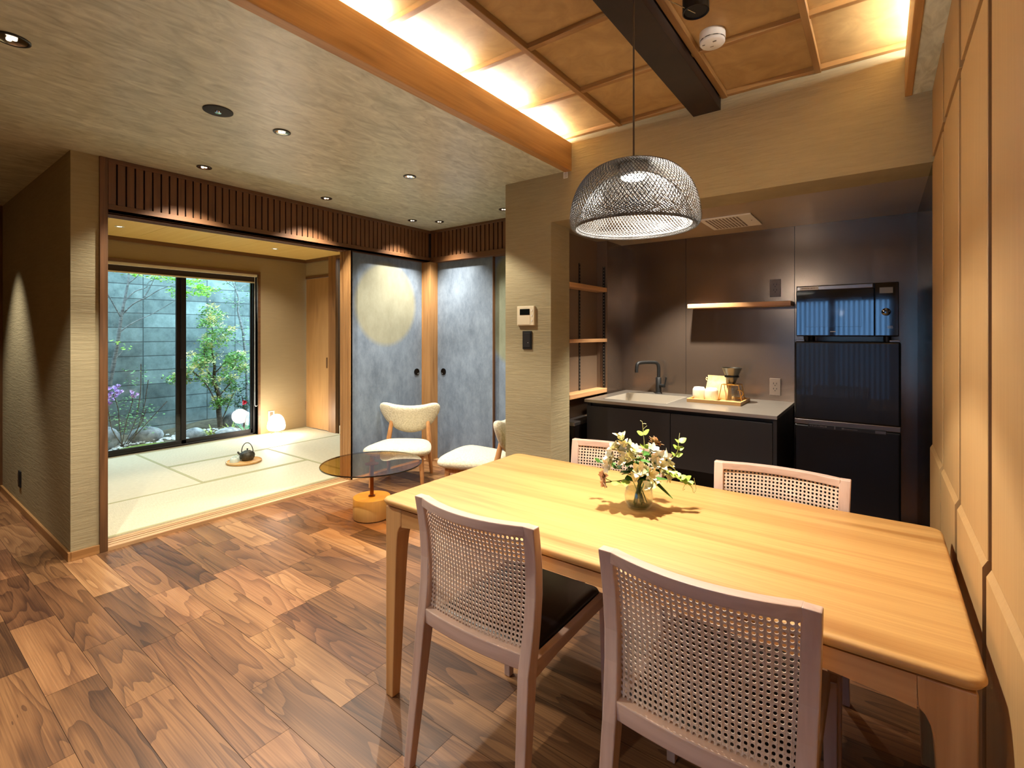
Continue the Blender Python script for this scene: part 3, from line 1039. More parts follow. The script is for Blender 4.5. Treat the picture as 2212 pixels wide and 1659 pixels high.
downlight(-5.774, 3.027, 2.328, 'white-ringed downlight in the golden boards, right', E_D * 0.55, 120, 0.9, 0.036, trim='white', group='tatami room downlights')
downlight(-1.12, 3.485, 2.067, 'kitchen ceiling downlight behind the wire pendant shade', E_D * 2.2, 90, 0.6, 0.045)

# round black speaker
t = thing('ceiling_speaker', 'round black disc speaker in the lower ceiling', 'speaker', (-2.539, 1.054, CZ))
mesh_obj('speaker_plate', B().lathe([(0.064, 0), (0.064, -0.004), (0.060, -0.006), (0.0, -0.006)], (-2.539, 1.054, CZ), 40), M['speaker'], t, smooth=True)
mesh_obj('centre_knob', B().lathe([(0.016, -0.006), (0.014, -0.012), (0.0, -0.013)], (-2.539, 1.054, CZ), 20), M['chrome'], t, smooth=True)

# smoke detector
c = (-0.578, 2.215, 2.612)
t = thing('smoke_detector', 'round white smoke detector on the coffered ceiling', 'smoke detector', c)
mesh_obj('housing', B().lathe([(0.052, 0), (0.053, -0.03), (0.052, -0.034), (0.046, -0.0345), (0.046, -0.038), (0.051, -0.039), (0.051, -0.046), (0.046, -0.052), (0.0, -0.053)], c, 48), M['white'], t, smooth=True)
b = B()
for k in range(10):
    a0 = 2 * PI * k / 10
    rr = []
    for q in range(5):
        a = a0 + 0.42 * q / 4
        rr.append([(c[0] + 0.0515 * math.cos(a), c[1] + 0.0515 * math.sin(a), c[2] - 0.0352), (c[0] + 0.0515 * math.cos(a), c[1] + 0.0515 * math.sin(a), c[2] - 0.0378)])
    b.rings([[*r_] for r_ in rr], closed=False, cap0=False, cap1=False)
mesh_obj('vent_slots', b, M['black'], t)
for bx_ in ((-0.036, -0.026, -0.02, -0.016), (0.008, 0.022, -0.026, -0.020), (-0.012, 0.002, 0.012, 0.0128)):
    mesh_obj('printed_mark', B().box(c[0] + bx_[0], c[0] + bx_[1], c[1] + bx_[2], c[1] + bx_[3], c[2] - 0.0545, c[2] - 0.0525), M['grey_dot'], t)

# ceiling spotlight
c = (-0.526, 1.80, 2.612)
t = thing('ceiling_spotlight', 'black cylinder spotlight on the coffered ceiling at the top edge', 'spotlight', c)
mesh_obj('cylinder_body', B().lathe([(0.045, 0), (0.045, -0.15), (0.041, -0.152), (0.038, -0.146), (0.0, -0.146)], c, 36), M['matte_black'], t, smooth=True)
mesh_obj('antenna_wire', B().tube([(c[0] + 0.0, c[1] - 0.005, c[2] - 0.155), (c[0] - 0.05, c[1] - 0.055, c[2] - 0.13), (c[0] - 0.11, c[1] - 0.12, c[2] - 0.10)], 0.0016, 6), M['chrome'], t)

# pendant lamp
PX, PY = -0.680, 1.613
t = thing('pendant_lamp', 'wire mesh dome pendant hanging over the dining table', 'pendant lamp', (PX, PY, 1.66))


def wire_shell(prof, n, r, twist):
    """two families of spiralling wires over a surface of revolution"""
    b = B()
    for s in (1, -1):
        for k in range(n):
            a0 = 2 * PI * k / n
            pts = []
            for i, (rr, z) in enumerate(prof):
                a = a0 + s * twist * i / (len(prof) - 1)
                pts.append((PX + rr * math.cos(a), PY + rr * math.sin(a), z))
            b.tube(pts, r, 3, caps=False)
    return b


def spline(P, n):
    out = []
    m = len(P)
    for i in range(m - 1):
        p0, p1, p2, p3 = P[max(0, i - 1)], P[i], P[i + 1], P[min(m - 1, i + 2)]
        for k in range(n):
            u = k / n
            out.append(tuple(0.5 * (2 * b_ + (c_ - a_) * u + (2 * a_ - 5 * b_ + 4 * c_ - d_) * u * u + (3 * b_ - a_ - 3 * c_ + d_) * u ** 3) for a_, b_, c_, d_ in zip(p0, p1, p2, p3)))
    out.append(tuple(P[-1]))
    return out


outer = spline([(0.040, 1.905), (0.095, 1.897), (0.148, 1.872), (0.187, 1.828), (0.209, 1.776), (0.218, 1.722), (0.217, 1.699), (0.210, 1.684), (0.200, 1.681), (0.192, 1.690)], 4)
mesh_obj('outer_mesh_shade', wire_shell(outer, 104, 0.00125, 1.55), M['wire'], t, smooth=True)
inner = spline([(0.046, 1.862), (0.080, 1.852), (0.120, 1.826), (0.158, 1.785), (0.180, 1.735), (0.192, 1.690)], 4)
mesh_obj('inner_mesh_shade', wire_shell(inner, 92, 0.001, -1.15), M['wire'], t, smooth=True)
for rr, z in ((0.040, 1.905), (0.192, 1.690)):
    b = B().tube([(PX + rr * math.cos(2 * PI * k / 48), PY + rr * math.sin(2 * PI * k / 48), z) for k in range(49)], 0.0022, 6)
    mesh_obj('rim_wire', b, M['wire'], t, smooth=True)
mesh_obj('lamp_housing', B().lathe([(0.0, 1.913), (0.042, 1.910), (0.046, 1.904), (0.047, 1.862), (0.045, 1.856)], (PX, PY, 0), 40, False, False), M['lamp_metal'], t, smooth=True)
mesh_obj('lamp_disc', B().lathe([(0.045, 1.857), (0.040, 1.853), (0.0, 1.852)], (PX, PY, 0), 32, False, True), M['lamp_disc'], t, smooth=True)
mesh_obj('suspension_cord', B().tube([(PX, PY, 1.910), (PX, PY, 2.60)], 0.0036, 8), M['cord'], t, smooth=True)
mesh_obj('ceiling_cup', B().lathe([(0.05, 2.612), (0.05, 2.598), (0.044, 2.592), (0.0, 2.592)], (PX, PY, 0), 32), M['matte_black'], t, smooth=True)
light('lamp_glow', 'POINT', (PX, PY, 1.755), 11.0, SOFT, t, shadow_soft_size=0.05)  # added fill inside the shade, brightens header and coffered ceiling
light('lamp_glow', 'SPOT', (PX, PY, 1.846), 35.0, SOFT, t, spot_size=rad(150), spot_blend=0.35, shadow_soft_size=0.022, aim=(0, 0, -1))

# cove light strips hidden behind the two fascia beams
t = thing('cove_light_strip', 'warm light strip behind the amber fascia beam', 'light strip', (-1.68, 1.3, 2.54))
mesh_obj('diffuser', B().box(-1.694, -1.668, -0.12, YH - 0.03, 2.538, 2.546), M['lens_dim'], t)
light('strip_glow', 'AREA', (-1.681, (YH - 0.15) / 2, 2.550), 27.0, COVE, t, shape='RECTANGLE', size=0.026, size_y=2.85, aim=(0.35, 0, 1))
t.children[-1].rotation_euler = (PI, rad(62), 0)
t = thing('cove_light_strip', 'warm light strip behind the wooden fascia beside the right wall', 'light strip', (0.148, 1.3, 2.52))
mesh_obj('diffuser', B().box(0.136, 0.160, -0.12, YH - 0.03, 2.533, 2.541), M['lens_dim'], t)
light('strip_glow', 'AREA', (0.148, (YH - 0.15) / 2, 2.545), 16.0, COVE, t, shape='RECTANGLE', size=0.024, size_y=2.85, aim=(-0.35, 0, 1))
t.children[-1].rotation_euler = (PI, rad(-62), 0)

# pier controls
t = thing('thermostat', 'white wall controller with dark screen on the pier', 'wall controller', (-1.968, YH, 1.44))
x0, x1 = -2.041, -1.897
mesh_obj('case', B().box(x0, x1, YH - 0.018, YH, 1.374, 1.508), M['cream'], t, bevel=0.003)
mesh_obj('screen', B().box(x0 + 0.026, x0 + 0.108, YH - 0.020, YH - 0.017, 1.447, 1.488), M['screen'], t)
mesh_obj('flap', B().box(x0 + 0.008, x0 + 0.112, YH - 0.0195, YH - 0.017, 1.380, 1.440), M['cream'], t, bevel=0.0015)
for k in range(3):
    mesh_obj('button', B().box(x1 - 0.022, x1 - 0.014, YH - 0.0205, YH - 0.017, 1.40 + k * 0.035, 1.412 + k * 0.035), M['white'], t)
t = thing('light_switch', 'dark switch plate below the white wall controller on the pier', 'light switch', (-1.962, YH, 1.27))
mesh_obj('plate', B().box(-2.000, -1.924, YH - 0.009, YH, 1.210, 1.336), M['matte_black'], t, bevel=0.002)
mesh_obj('rocker', B().box(-1.990, -1.934, YH - 0.0115, YH - 0.008, 1.222, 1.324), M['cabinet'], t, bevel=0.001)
mesh_obj('pilot_lamp', B().lathe([(0.0022, 0), (0.0, 0.002)], (0, 0, 0), 10).xf(Matrix.Translation((-1.952, YH - 0.0115, 1.255)) @ Matrix.Rotation(PI / 2, 4, 'X')), M['white'], t)
t = thing('paper_tag', 'tiny white paper tag under the end of the amber beam', 'tag', (-1.655, YH, 2.36))  # paper tag fixed flat to the wall, nothing suspends it
mesh_obj('tag_sheet', B().box(-1.672, -1.640, YH - 0.004, YH - 0.0005, 2.338, 2.380), M['white'], t)
b = B()
for k in range(4):
    b.box(-1.667, -1.646, YH - 0.0045, YH - 0.0038, 2.345 + k * 0.008, 2.3475 + k * 0.008)
mesh_obj('printed_lines', b, M['grey_dot'], t)
# outlet on the left wall
t = thing('wall_outlet', 'narrow dark outlet plate low on the left wall', 'outlet', (-5.16, 0.766, 0.23))
mesh_obj('plate', B().box(-5.195, -5.125, 0.757, 0.766, 0.17, 0.29), M['matte_black'], t, bevel=0.002)
mesh_obj('socket', B().box(-5.185, -5.135, 0.7545, 0.758, 0.19, 0.27), M['black'], t)
# outlet in tatami room
t = thing('wall_outlet', 'pale wall outlet plate behind the glowing egg lamp', 'outlet', (-6.36, 3.285, 0.25))
mesh_obj('plate', B().box(-6.36, -6.352, 3.24, 3.325, 0.20, 0.31), M['cream'], t, bevel=0.002)
mesh_obj('socket', B().box(-6.353, -6.350, 3.262, 3.303, 0.225, 0.295), M['outlet_brown'], t)

# ceiling vent
x0, x1, y0, y1, z = -0.955, -0.643, 3.335, 3.71, 2.067
t = thing('ceiling_vent', 'white slatted vent grille in the kitchen ceiling', 'vent', ((x0 + x1) / 2, (y0 + y1) / 2, z))
mesh_obj('vent_frame', B().box(x0, x1, y0, y1, z - 0.008, z), M['white'], t, bevel=0.002)
b = B()
x = x0 + 0.03
while x < x1 - 0.075:
    for ya in (y0 + 0.03, (y0 + y1) / 2 + 0.006):
        b.box(x, x + 0.011, ya, ya + (y1 - y0) / 2 - 0.036, z - 0.0092, z - 0.006)
    x += 0.021
mesh_obj('slots', b, M['outlet_brown'], t)
mesh_obj('indicator', B().lathe([(0.005, 0), (0, -0.003)], (x1 - 0.03, (y0 + y1) / 2, z - 0.008), 12), M['grey_dot'], t)

# alcove shelves and their standards
for zc, th, lab in ((1.67, 0.034, 'upper oak shelf of the narrow kitchen alcove'), (1.264, 0.026, 'middle oak shelf of the narrow kitchen alcove'), (0.862, 0.034, 'lowest oak shelf of the alcove, level with the worktop')):
    o = mesh_obj('alcove_shelf', B().box(-1.861, -1.770, 3.064, 3.660, zc - th / 2, zc + th / 2), M['shelf'], bevel=0.002)
    tag(o, lab, 'shelf', 'alcove shelves')
for (x0, x1, y0, y1), lab in (((-1.862, -1.856, 3.355, 3.375), 'black slotted shelf standard on the alcove back'), ((-1.806, -1.786, 3.654, 3.6605), 'black slotted shelf standard at the alcove right edge')):
    t = thing('shelf_standard', lab, 'shelf standard', ((x0 + x1) / 2, (y0 + y1) / 2, 0.88), group='alcove shelf standards')
    mesh_obj('channel', B().box(x0, x1, y0, y1, 0.88, 1.86), M['matte_black'], t)
    b = B()
    zz = 0.90
    while zz < 1.85:
        if y1 - y0 > 0.01:
            b.box(x1 - 0.001, x1 + 0.0006, y0 + 0.006, y1 - 0.006, zz, zz + 0.010)
        else:
            b.box(x0 + 0.006, x1 - 0.006, y0 - 0.0006, y0 + 0.001, zz, zz + 0.010)
        zz += 0.025
    mesh_obj('slots', b, M['grey_dot'], t)
o = mesh_obj('floating_shelf', B().box(-1.17, -0.483, 3.79, YB, 1.508, 1.540), M['shelfX'], bevel=0.002)
tag(o, 'pale oak floating shelf on the kitchen back wall', 'shelf')


def outlet(x0, x1, z0, z1, lab):
    t = thing('wall_outlet', lab, 'outlet', ((x0 + x1) / 2, YB, (z0 + z1) / 2))
    mesh_obj('plate', B().box(x0, x1, YB - 0.010, YB, z0, z1), M['outlet_brown'], t, bevel=0.002)
    b = B()
    cx = (x0 + x1) / 2
    for zc in (z0 + (z1 - z0) * 0.35, z0 + (z1 - z0) * 0.66):
        b.box(cx - 0.011, cx - 0.008, YB - 0.0108, YB - 0.009, zc, zc + 0.011).box(cx + 0.008, cx + 0.011, YB - 0.0108, YB - 0.009, zc, zc + 0.011)
        b.box(cx - 0.0025, cx + 0.0025, YB - 0.0108, YB - 0.009, zc - 0.012, zc - 0.006)
    mesh_obj('slots', b, M['outlet_slot'], t)


outlet(-0.634, -0.564, 0.879, 1.0, 'taupe double outlet just above the worktop')
outlet(-0.633, -0.563, 1.579, 1.704, 'taupe double outlet above the floating shelf')

# ---------------- kitchen counter
t = thing('sink_cabinet', 'charcoal two-door sink cabinet under the steel worktop', 'cabinet', (-1.105, 3.58, 0.0))
b = B().box(-1.725, -1.70, 3.245, YB - 0.004, 0.44, 0.818).box(-0.502, -0.482, 3.225, YB - 0.004, 0.44, 0.818)
b.box(-1.725, -0.482, 3.245, YB - 0.004, 0.44, 0.46).box(-1.725, -0.482, 3.90, YB - 0.004, 0.0, 0.818).box(-1.70, -0.502, 3.262, 3.30, 0.775, 0.818)
b.box(-1.725, -1.70, 3.62, YB - 0.004, 0, 0.44).box(-0.502, -0.482, 3.62, YB - 0.004, 0, 0.44)
mesh_obj('carcass', b, M['cabinet'], t)
mesh_obj('door', B().box(-1.722, -1.1085, 3.226, 3.245, 0.44, 0.792), M['cabinet'], t, bevel=0.0015)
mesh_obj('door', B().box(-1.1045, -0.505, 3.226, 3.245, 0.44, 0.792), M['cabinet'], t, bevel=0.0015)

wx0, wx1, wy0, wz = -1.73, -0.478, 3.205, 0.84
sx0, sx1, sy0, sy1 = -1.63, -1.165, 3.315, 3.775
b = B()
b.box(wx0, sx0, wy0, YB, 0.82, wz).box(sx1, wx1, wy0, YB, 0.82, wz).box(sx0, sx1, wy0, sy0, 0.82, wz).box(sx0, sx1, sy1, YB, 0.82, wz)
o = mesh_obj('worktop', b, M['steel_top'])
tag(o, 'stainless steel kitchen worktop over the charcoal cabinet', 'worktop')
t = thing('sink_basin', 'square stainless sink basin let into the worktop', 'sink', ((sx0 + sx1) / 2, (sy0 + sy1) / 2, 0.66))
b = B()
w = 0.004
zb = 0.665
b.box(sx0, sx1, sy0, sy1, zb - w, zb).box(sx0, sx0 + w, sy0, sy1, zb, wz + 0.002).box(sx1 - w, sx1, sy0, sy1, zb, wz + 0.002)
b.box(sx0, sx1, sy0, sy0 + w, zb, wz + 0.002).box(sx0, sx1, sy1 - w, sy1, zb, wz + 0.002)
mesh_obj('bowl', b, M['sink'], t)
mesh_obj('drain', B().lathe([(0.05, 0.0005), (0.045, 0.004), (0.02, 0.002), (0, 0.002)], ((sx0 + sx1) / 2, sy1 - 0.1, zb), 28), M['chrome'], t, smooth=True)

# tap
fx, fy = -1.42, 3.865
t = thing('kitchen_tap', 'matte black kitchen tap with square bent spout', 'tap', (fx, fy, wz))
mesh_obj('tap_body', B().lathe([(0.028, 0), (0.028, 0.006), (0.022, 0.010), (0.022, 0.125), (0.016, 0.130)], (fx, fy, wz), 24), M['matte_black'], t, smooth=True)
sp = spline([(fx, fy, wz + 0.12), (fx, fy, wz + 0.21), (fx - 0.012, fy - 0.014, wz + 0.243), (fx - 0.04, fy - 0.06, wz + 0.25), (fx - 0.085, fy - 0.155, wz + 0.25), (fx - 0.100, fy - 0.186, wz + 0.238), (fx - 0.104, fy - 0.194, wz + 0.20), (fx - 0.104, fy - 0.194, wz + 0.175)], 6)
mesh_obj('spout', B().tube(sp, 0.0135, 14), M['matte_black'], t, smooth=True)
mesh_obj('lever', B().tube([(fx + 0.015, fy - 0.01, wz + 0.065), (fx + 0.055, fy - 0.022, wz + 0.065)], 0.013, 12).tube([(fx + 0.055, fy - 0.022, wz + 0.062), (fx + 0.072, fy - 0.028, wz + 0.135)], 0.006, 10), M['matte_black'], t, smooth=True)

# coffee tray
tx0, tx1, ty0, ty1, tz = -1.087, -0.735, 3.505, 3.80, wz
t = thing('coffee_tray', 'rectangular pale wooden tray on the kitchen worktop', 'tray', ((tx0 + tx1) / 2, (ty0 + ty1) / 2, tz))
mesh_obj('tray_base', B().box(tx0 + 0.008, tx1 - 0.008, ty0 + 0.008, ty1 - 0.008, tz, tz + 0.010), M['tray'], t)
b = B().box(tx0, tx1, ty0, ty0 + 0.010, tz, tz + 0.025).box(tx0, tx1, ty1 - 0.010, ty1, tz, tz + 0.025)
b.box(tx0, tx0 + 0.010, ty0 + 0.010, ty1 - 0.010, tz, tz + 0.025).box(tx1 - 0.010, tx1, ty0 + 0.010, ty1 - 0.010, tz, tz + 0.025)
mesh_obj('tray_rim', b, M['tray'], t, bevel=0.002)
zt = tz + 0.010


def mug(x, y, lab):
    t = thing('upturned_mug', lab, 'mug', (x, y, zt), group='white ribbed mugs on the coffee tray')
    rs = []
    n = 72
    for rr, z, amp in ((0.041, 0.0, 0.0), (0.0425, 0.004, 0.0006), (0.043, 0.03, 0.0012), (0.043, 0.062, 0.0012), (0.041, 0.072, 0.0003), (0.036, 0.080, 0), (0.034, 0.084, 0), (0.026, 0.085, 0), (0.02, 0.083, 0), (0.0001, 0.083, 0)):
        rs.append([(x + (rr + amp * (1 if i % 2 else -1)) * math.cos(2 * PI * i / n), y + (rr + amp * (1 if i % 2 else -1)) * math.sin(2 * PI * i / n), zt + z) for i in range(n)])
    mesh_obj('mug_body', B().rings(rs), M['ribbed'], t, smooth=True)
    return t


mug(-1.045, 3.655, 'white ribbed mug upside down at the left end of the coffee tray')
mug(-0.955, 3.640, 'white ribbed mug upside down, right of its twin, before the paper bag')

# kraft bag
t = thing('coffee_bag', 'kraft paper coffee bag standing behind the white mugs', 'bag', (-0.93, 3.745, zt))
b = B()
rs = []
for z, w, d in ((0, 0.080, 0.028), (0.02, 0.084, 0.032), (0.07, 0.084, 0.026), (0.115, 0.084, 0.010), (0.13, 0.084, 0.003), (0.165, 0.084, 0.0025)):
    rs.append([(-w, -d, z), (-w * 0.5, -d * 1.25, z), (w * 0.5, -d * 1.25, z), (w, -d, z), (w, d, z), (w * 0.5, d * 1.2, z), (-w * 0.5, d * 1.2, z), (-w, d, z)])
b.rings(rs)
b.xf(Matrix.Translation((-0.935, 3.742, zt)) @ Matrix.Rotation(rad(-14), 4, 'Z') @ Matrix.Rotation(rad(-4), 4, 'X'))
mesh_obj('bag_body', b, M['kraft'], t, smooth=True)
b = B().tube([(-0.086, 0, 0.14), (-0.098, 0, 0.146), (-0.101, 0, 0.136), (-0.092, 0, 0.124), (-0.084, 0, 0.128)], 0.004, 6)
b.xf(Matrix.Translation((-0.935, 3.742, zt)) @ Matrix.Rotation(rad(-14), 4, 'Z') @ Matrix.Rotation(rad(-4), 4, 'X'))
mesh_obj('tin_tie', b, M['kraft'], t, smooth=True)

# dripper stand with server
dx, dy = -0.835, 3.70
t = thing('dripper_stand', 'brass wire stand holding the coffee dripper on the tray', 'stand', (dx, dy, zt))
b = B()
hw, hd = 0.055, 0.05
for sx in (-1, 1):
    b.tube([(dx + sx * (hw + 0.02), dy - hd, zt + 0.004), (dx + sx * hw, dy - hd, zt + 0.112), (dx + sx * hw, dy + hd, zt + 0.112), (dx + sx * (hw + 0.02), dy + hd, zt + 0.004)], 0.0028, 6)
    b.tube([(dx + sx * hw, dy - hd, zt + 0.112), (dx - sx * hw, dy - hd, zt + 0.112)], 0.0028, 6)
    b.tube([(dx + sx * (hw + 0.02), dy - hd, zt + 0.004), (dx + sx * (hw + 0.02), dy + hd, zt + 0.004)], 0.0028, 6)
b.tube([(dx - hw, dy + hd, zt + 0.112), (dx + hw, dy + hd, zt + 0.112)], 0.0028, 6)
mesh_obj('wire_frame', b, M['brass'], t, smooth=True)
b = B().tube([(dx + 0.030 * math.cos(2 * PI * k / 24), dy + 0.030 * math.sin(2 * PI * k / 24), zt + 0.115) for k in range(25)], 0.003, 6)
for k in range(4):
    a = PI / 4 + k * PI / 2
    b.tube([(dx + 0.03 * math.cos(a), dy + 0.03 * math.sin(a), zt + 0.115), (dx + 0.07 * math.cos(a) * 1.05, dy + 0.07 * math.sin(a), zt + 0.112)], 0.0024, 6)
mesh_obj('support_ring', b, M['brass'], t, smooth=True)
t = thing('coffee_server', 'clear glass coffee server inside the wire stand', 'glass jug', (dx, dy, zt))
mesh_obj('jug', B().lathe([(0.0, 0.003), (0.036, 0.003), (0.042, 0.008), (0.042, 0.03), (0.040, 0.07), (0.043, 0.088), (0.041, 0.088), (0.038, 0.07), (0.040, 0.03), (0.040, 0.01), (0.0, 0.006)], (dx, dy, zt), 32), M['clear'], t, smooth=True)
mesh_obj('handle', B().tube(spline([(dx + 0.040, dy - 0.01, zt + 0.076), (dx + 0.064, dy - 0.016, zt + 0.074), (dx + 0.078, dy - 0.02, zt + 0.052), (dx + 0.056, dy - 0.014, zt + 0.022), (dx + 0.041, dy - 0.010, zt + 0.022)], 5), 0.0034, 8), M['brass'], t, smooth=True)
t = thing('coffee_dripper', 'dark metal cone dripper on top of the wire stand', 'coffee dripper', (dx, dy, zt + 0.118))
prof = [(0.018, 0.0), (0.022, 0.002), (0.040, 0.050), (0.046, 0.052), (0.046, 0.060), (0.043, 0.062), (0.066, 0.114), (0.069, 0.117), (0.064, 0.117), (0.02, 0.02), (0.0, 0.015)]
mesh_obj('cone', B().lathe(prof, (dx, dy, zt + 0.112), 40), M['dripper'], t, smooth=True)
mesh_obj('band', B().lathe([(0.046, 0.050), (0.0475, 0.052), (0.0475, 0.060), (0.046, 0.062)], (dx, dy, zt + 0.112), 40, False, False), M['matte_black'], t, smooth=True)

# bin under the alcove shelf
t = thing('waste_bin', 'dark grey slim bin under the alcove shelf', 'bin', (-1.80, 3.24, 0))
mesh_obj('bin_body', B().box(-1.855, -1.745, 3.09, 3.40, 0.0, 0.66), M['steel_black'], t, bevel=0.01)
mesh_obj('bin_rim', B().box(-1.858, -1.742, 3.087, 3.403, 0.655, 0.685), M['fridge_trim'], t, bevel=0.006)

# fridge
FX0, FX1, FY = -0.412, 0.09, 3.385
t = thing('refrigerator', 'glossy black two-door fridge beside the sink cabinet', 'fridge', ((FX0 + FX1) / 2, 3.64, 0))
mesh_obj('body', B().box(FX0 + 0.002, FX1 - 0.002, FY + 0.045, 3.91, 0.02, 1.268), M['fridge'], t, bevel=0.004)
mesh_obj('upper_door', B().box(FX0, FX1, FY, FY + 0.042, 0.812, 1.272), M['fridge'], t, bevel=0.010, seg=3)
mesh_obj('lower_door', B().box(FX0, FX1, FY, FY + 0.042, 0.05, 0.782), M['fridge'], t, bevel=0.010, seg=3)
hs = mesh_obj('handle_strip', B().box(FX0, FX1, FY + 0.004, FY + 0.04, 0.783, 0.812), M['fridge_trim'], t, bevel=0.003)
b = B().box(FX0 + 0.07, FX0 + 0.44, FY - 0.003, FY + 0.004, 0.764, 0.788)
mesh_obj('display_strip', b, M['black'], t, bevel=0.002)
b = B()
rr = random.Random(3)
x = FX0 + 0.08
for k in range(9):
    w = 0.005 + rr.random() * 0.004
    b.box(x, x + w, FY - 0.0036, FY - 0.003, 0.774, 0.774 + 0.004 + rr.random() * 0.004)
    x += 0.0095
b.box(FX0 + 0.165, FX0 + 0.167, FY - 0.0036, FY - 0.003, 0.770, 0.783).box(FX0 + 0.20, FX0 + 0.206, FY - 0.0036, FY - 0.003, 0.768, 0.785)
b.box(FX0 + 0.24, FX0 + 0.31, FY - 0.0036, FY - 0.003, 0.774, 0.7765).lathe([(0.005, 0), (0.0, 0.001)], (0, 0, 0), 12)
b2 = B().box(FX0 + 0.236, FX0 + 0.246, FY - 0.0038, FY - 0.003, 0.772, 0.780)
b2.box(FX0 + 0.39, FX0 + 0.437, FY - 0.0036, FY - 0.003, 0.768, 0.782)
mesh_obj('printed_lettering', B().add(b.v[:72], b.f[:54]), M['fridge_trim'], t)
mesh_obj('status_bar', B().add(b.v[80:88], [tuple(i - 80 for i in f) for f in b.f[60:66]]), M['fridge_trim'], t)
mesh_obj('printed_line', B().add(b.v[88:96], [tuple(i - 88 for i in f) for f in b.f[66:72]]), M['fridge_trim'], t)
mesh_obj('key_symbol', B().add(b2.v[:8], b2.f[:6]), M['fridge_trim'], t)
mesh_obj('status_label', B().add(b2.v[8:16], [tuple(i - 8 for i in f) for f in b2.f[6:12]]), M['fridge_trim'], t)
for x in (FX0 + 0.005, FX1 - 0.05):
    mesh_obj('hinge_cap', B().box(x, x + 0.045, FY + 0.01, FY + 0.06, 1.272, 1.282), M['fridge_trim'], t, bevel=0.002)
for x in (FX0 + 0.04, FX1 - 0.04):
    for y in (FY + 0.08, 3.87):
        mesh_obj('foot', B().lathe([(0.02, 0), (0.018, 0.022)], (x, y, 0), 16), M['black'], t)

# microwave
MX0, MX1, MY, MZ0, MZ1 = -0.405, 0.082, 3.40, 1.302, 1.602
t = thing('microwave_oven', 'black mirror-fronted microwave on top of the fridge', 'microwave', ((MX0 + MX1) / 2, 3.60, 1.27))
mesh_obj('case', B().box(MX0, MX1, MY + 0.012, 3.80, MZ0, MZ1), M['black'], t, bevel=0.004)
dr = mesh_obj('door', B().box(MX0 + 0.002, MX1 - 0.108, MY - 0.010, MY + 0.012, MZ0 + 0.004, MZ1 - 0.030), M['mw_glass'], t, bevel=0.003)
w_ = mesh_obj('door_window', B().box(MX0 + 0.052, MX1 - 0.165, MY - 0.0112, MY - 0.009, MZ0 + 0.055, MZ1 - 0.075), M['mw_window'], t, bevel=0.001)
w_.parent = dr
hb = mesh_obj('handle_bar', B().box(MX0 + 0.004, MX1 - 0.112, MY - 0.016, MY + 0.012, MZ1 - 0.030, MZ1 - 0.004), M['fridge_trim'], t, bevel=0.004)
hb.parent = dr
b = B()
rr = random.Random(5)
x = MX0 + 0.03
for k in range(14):
    w = 0.002 + rr.random() * 0.003
    b.box(x, x + w, MY - 0.0165, MY - 0.0155, MZ1 - 0.021, MZ1 - 0.013)
    x += w + 0.0022
mesh_obj('energy_label', B().box(MX0 + 0.022, MX0 + 0.115, MY - 0.0163, MY - 0.0155, MZ1 - 0.026, MZ1 - 0.008), M['white'], t).parent = dr
mesh_obj('label_print', b, M['grey_dot'], t).parent = dr
mesh_obj('control_panel', B().box(MX1 - 0.106, MX1 - 0.001, MY - 0.010, MY + 0.012, MZ0 + 0.004, MZ1 - 0.004), M['mw_glass'], t, bevel=0.003)
mesh_obj('display', B().box(MX1 - 0.085, MX1 - 0.026, MY - 0.0112, MY - 0.009, MZ1 - 0.062, MZ1 - 0.03), M['display'], t)
mesh_obj('dial', B().lathe([(0.021, 0), (0.021, 0.014), (0.018, 0.016), (0.0, 0.016)], (0, 0, 0), 32).xf(Matrix.Translation((MX1 - 0.056, MY - 0.010, MZ0 + 0.135)) @ Matrix.Rotation(PI / 2, 4, 'X')), M['mw_glass'], t, smooth=True)
b = B()
for k in range(6):
    b.box(MX1 - 0.05 + k * 0.004, MX1 - 0.0475 + k * 0.004, MY - 0.0106, MY - 0.0098, MZ0 + 0.055, MZ0 + 0.058)
for k in range(5):
    b.box(MX1 - 0.05 + k * 0.005, MX1 - 0.0465 + k * 0.005, MY - 0.0106, MY - 0.0098, MZ0 + 0.046, MZ0 + 0.0495)
mesh_obj('printed_lettering', b, M['white'], t)
mesh_obj('maker_lettering', B().box(-0.232, -0.206, MY - 0.0106, MY - 0.0098, MZ0 + 0.026, MZ0 + 0.030), M['white'], t).parent = dr
for x in (MX0 + 0.05, MX1 - 0.05):
    for y in (MY + 0.06, 3.75):
        mesh_obj('foot', B().lathe([(0.016, 0), (0.018, 0.032)], (x, y, 1.270), 16), M['black'], t)

# ================================================================== FURNITURE
# ---------------- dining table
TX0, TX1, TY0, TY1, TZ = -1.465, 0.152, 1.160, 2.010, 0.72
t = thing('dining_table', 'long honey oak dining table with rounded corners', 'table', ((TX0 + TX1) / 2, (TY0 + TY1) / 2, 0))


def rrect(x0, x1, y0, y1, r, n=8):
    P = []
    for cx, cy, a0 in ((x1 - r, y1 - r, 0), (x0 + r, y1 - r, PI / 2), (x0 + r, y0 + r, PI), (x1 - r, y0 + r, 1.5 * PI)):
        for k in range(n + 1):
            a = a0 + PI / 2 * k / n
            P.append((cx + r * math.cos(a), cy + r * math.sin(a)))
    return P


rs = []
for ins, z in ((0.022, TZ - 0.030), (0.006, TZ - 0.022), (0.0, TZ - 0.012), (0.0, TZ - 0.007), (0.003, TZ - 0.002), (0.008, TZ)):
    rs.append([(x, y, z) for x, y in rrect(TX0 + ins, TX1 - ins, TY0 + ins, TY1 - ins, 0.035 - ins * 0.6)])
mesh_obj('tabletop', B().rings(rs), M['table'], t, smooth=True)


